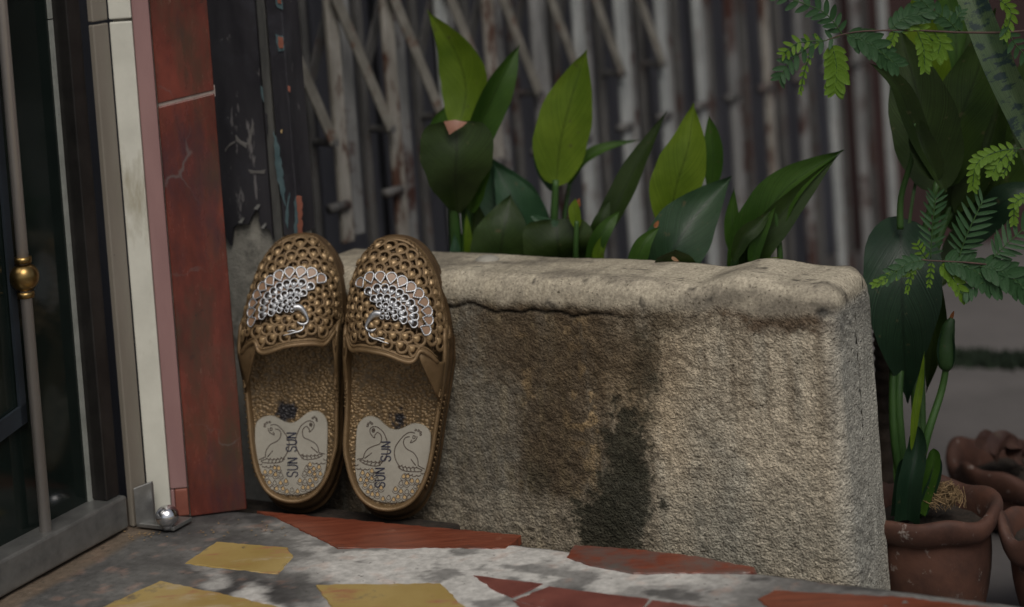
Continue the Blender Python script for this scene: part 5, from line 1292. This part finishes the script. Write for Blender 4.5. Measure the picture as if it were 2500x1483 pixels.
# ---- feathery branches
def leaflet_mesh(name, m):
    V = []; uv = []; nl, nc = 6, 2
    for i in range(nl + 1):
        t = i / nl; w_ = .5 * math.sin(math.pi * min(.06 + t * .94, 1) ** .8) ** .55 * (1 if t < .999 else .3)
        for j in range(nc + 1): x = j - 1; V.append((x * w_ * .9, t, -.08 * abs(x) + .05 * math.sin(t * 3))); uv.append((j / 2, t))
    Fc = [(i * 3 + j, i * 3 + j + 1, (i + 1) * 3 + j + 1, (i + 1) * 3 + j) for i in range(nl) for j in range(2)]
    me = bpy.data.meshes.new(name); me.from_pydata(V, [], Fc); me.materials.append(M[m]); me.polygons.foreach_set('use_smooth', [True] * len(Fc))
    Lr = me.uv_layers.new(name='UV'); 
    for lp in me.loops: Lr.data[lp.index].uv = uv[lp.vertex_index]
    return me
ME_ld = leaflet_mesh('leaflet', 'tam_dark'); ME_ll = leaflet_mesh('leaflet', 'tam_lime')
def compound(par, pts, width, m, kind='open', Y=1.5, npair=9, asp=.42, ang=62, lab=None):
    C_ = crom([atY(x, y_, Y + d_) for x, y_, d_ in pts], 8); k = len(C_)
    mb = MB(); mb.tube([c - par.location for c in C_], .0005, 4); rc = mb.build('compound_leaf', M['stem'], par, smooth=True, uv=True, recalc=False)
    if lab: rc['label'] = lab
    Lr = width / 2 / FPX * Y / math.sin(math.radians(ang)); rnd = random.Random(int(pts[0][0] + pts[-1][1]))
    for i in range(npair):
        f = (.12 + .88 * i / (npair - 1)) * (k - 1); a = int(min(f, k - 2)); p = C_[a].lerp(C_[a + 1], f - a); tg = (C_[a + 1] - C_[a]).normalized(); vw = (p - CO).normalized()
        sd_ = tg.cross(vw).normalized(); nr = sd_.cross(tg)
        env = (.62 + .38 * math.sin(math.pi * (.15 + .75 * i / (npair - 1))))
        for s_ in (-1, 1):
            an = math.radians(ang - 22 * i / npair + rnd.uniform(-7, 7)); y_ = tg * math.cos(an) + sd_ * s_ * math.sin(an) + nr * rnd.uniform(-.25, .25) * (1 if kind == 'open' else .5)
            y_.normalize(); z_ = (nr - y_ * nr.dot(y_)).normalized(); x_ = y_.cross(z_); l_ = Lr * env * rnd.uniform(.92, 1.06); w_ = l_ * asp if kind == 'open' else l_ * asp * 1.25
            o = bpy.data.objects.new('leaflet', ME_ll if m == 'l' else ME_ld); COL.objects.link(o); o.parent = rc; q = p - par.location
            o.matrix_basis = Matrix(((x_.x * w_, y_.x * l_, z_.x * w_, q.x), (x_.y * w_, y_.y * l_, z_.y * w_, q.y), (x_.z * w_, y_.z * l_, z_.z * w_, q.z), (0, 0, 0, 1)))
YF = 1.52
def branch(pts, r0, r1, name, label):
    C_ = crom([atY(x, y_, YF + d_) for x, y_, d_ in pts], 6); root = empty(name, C_[0], label, 'branch'); k = len(C_)
    mb = MB(); mb.tube([c - root.location for c in C_], [r0 + (r1 - r0) * i / (k - 1) for i in range(k)], 7); mb.build('twig', M['twig'], root, smooth=True); return root
st0 = atY(2660, 1300, YF + .12); st0.z = GZ; shs = empty('shrub_stem', st0, 'thin brown shrub stem just outside the right frame edge that carries the feathery branches', 'shrub stem')
mb = MB(); pp = [st0, atY(2650, 1000, YF + .09), atY(2604, 642, YF + .034), atY(2628, 352, YF + .024), atY(2626, 62, YF + .034), atY(2600, -150, YF + .03)]
cc = crom(pp, 8); mb.tube([c - shs.location for c in cc], [.0036 - .0022 * i / (len(cc) - 1) for i in range(len(cc))], 8); mb.build('stem', M['twig'], shs, smooth=True)
b1 = branch([(2620, 60, .03), (2480, 78, .02), (2360, 80, .0), (2240, 75, 0), (2120, 76, 0), (2060, 84, 0), (2020, 98, 0)], .0011, .0005, 'feathery_branch', 'thin brown branch with feathery leaflets reaching in at the top right')
Cq = lambda par, pts, w_, m, **k: compound(par, [(x, y_, 0) for x, y_ in pts], w_, m, Y=YF, **k)
Cq(b1, [(2057, 85), (2010, 30), (1905, -10)], 74, 'd', npair=9); Cq(b1, [(2050, 90), (1985, 110), (1930, 150), (1905, 190)], 66, 'd', npair=9)
Cq(b1, [(2030, 106), (2042, 160), (2040, 214)], 72, 'l', kind='closed', npair=8, ang=50, lab='single yellow-green compound leaf hanging down'); Cq(b1, [(2062, 84), (2120, 105), (2184, 155)], 78, 'd', kind='closed', npair=9, ang=52)
Cq(b1, [(1985, 122), (1965, 170), (1955, 222)], 22, 'l', kind='closed', npair=7, ang=40); Cq(b1, [(2010, 100), (1950, 105), (1915, 130)], 50, 'l', npair=6)
Cq(b1, [(2170, 76), (2210, 45), (2262, 30)], 66, 'd', kind='closed', npair=8, ang=52); Cq(b1, [(2190, 76), (2235, 62), (2278, 100)], 42, 'l', kind='closed', npair=8, ang=50)
Cq(b1, [(2240, 78), (2255, 120), (2258, 165)], 44, 'l', kind='closed', npair=7, ang=48); Cq(b1, [(2282, 80), (2296, 105), (2290, 132)], 60, 'l', kind='closed', npair=6, ang=52)
Cq(b1, [(2185, 76), (2180, 92), (2170, 104)], 34, 'l', kind='closed', npair=5, ang=50); Cq(b1, [(2340, 80), (2315, 50), (2270, 20), (2240, -10)], 60, 'd', kind='closed', npair=8, ang=55)
Cq(b1, [(2350, 78), (2330, 60), (2345, 30)], 50, 'd', npair=6)
Cq(b1, [(2440, 0), (2468, 30), (2455, 85)], 42, 'l', kind='closed', npair=7, ang=48); Cq(b1, [(2450, 60), (2480, 110), (2520, 150)], 60, 'd', npair=7)
b2 = branch([(2600, 640, .03), (2500, 655, .02), (2400, 645, 0), (2340, 640, 0), (2275, 637, 0), (2250, 634, 0)], .0010, .0005, 'feathery_branch', 'feathery-leaved branch in front of the hanging dark leaf by the wall end')
Cq(b2, [(2272, 632), (2276, 560), (2284, 484)], 80, 'd', npair=10, asp=.22); Cq(b2, [(2342, 626), (2362, 570), (2398, 494)], 104, 'd', npair=9, asp=.2)
Cq(b2, [(2425, 630), (2460, 595), (2520, 540)], 96, 'd', npair=9, asp=.22); Cq(b2, [(2262, 636), (2215, 645), (2160, 682)], 50, 'd', kind='closed', npair=8, ang=50)
Cq(b2, [(2262, 640), (2200, 665), (2140, 692)], 34, 'l', kind='closed', npair=8, ang=42); Cq(b2, [(2300, 638), (2360, 650), (2432, 700)], 84, 'd', kind='closed', npair=10, ang=54)
Cq(b2, [(2295, 645), (2320, 670), (2352, 722)], 48, 'l', kind='closed', npair=8, ang=46); Cq(b2, [(2275, 640), (2272, 665), (2268, 694)], 22, 'l', kind='closed', npair=5, ang=45)
Cq(b2, [(2240, 640), (2225, 670), (2215, 708)], 22, 'l', kind='closed', npair=6, ang=40); Cq(b2, [(2390, 650), (2450, 665), (2520, 720)], 90, 'd', kind='closed', npair=9, ang=54)
Cq(b2, [(2400, 690), (2370, 705), (2355, 716)], 60, 'd', npair=6); Cq(b2, [(2262, 632), (2250, 615), (2240, 598)], 36, 'l', npair=4)
b3 = branch([(2620, 350, .02), (2540, 360, .02), (2490, 365, 0)], .0009, .0005, 'feathery_branch', 'short yellow-green feathery sprig curling in from the right frame edge')
Cq(b3, [(2490, 362), (2430, 372), (2385, 400), (2375, 455)], 46, 'l', kind='closed', npair=12, ang=52); Cq(b3, [(2470, 366), (2440, 395), (2425, 420)], 50, 'l', kind='closed', npair=6, ang=50)
Cq(b3, [(2510, 480), (2480, 495), (2475, 540)], 36, 'l', kind='closed', npair=7, ang=50); Cq(b3, [(2482, 368), (2465, 400), (2450, 425)], 26, 'l', kind='closed', npair=5, ang=50)
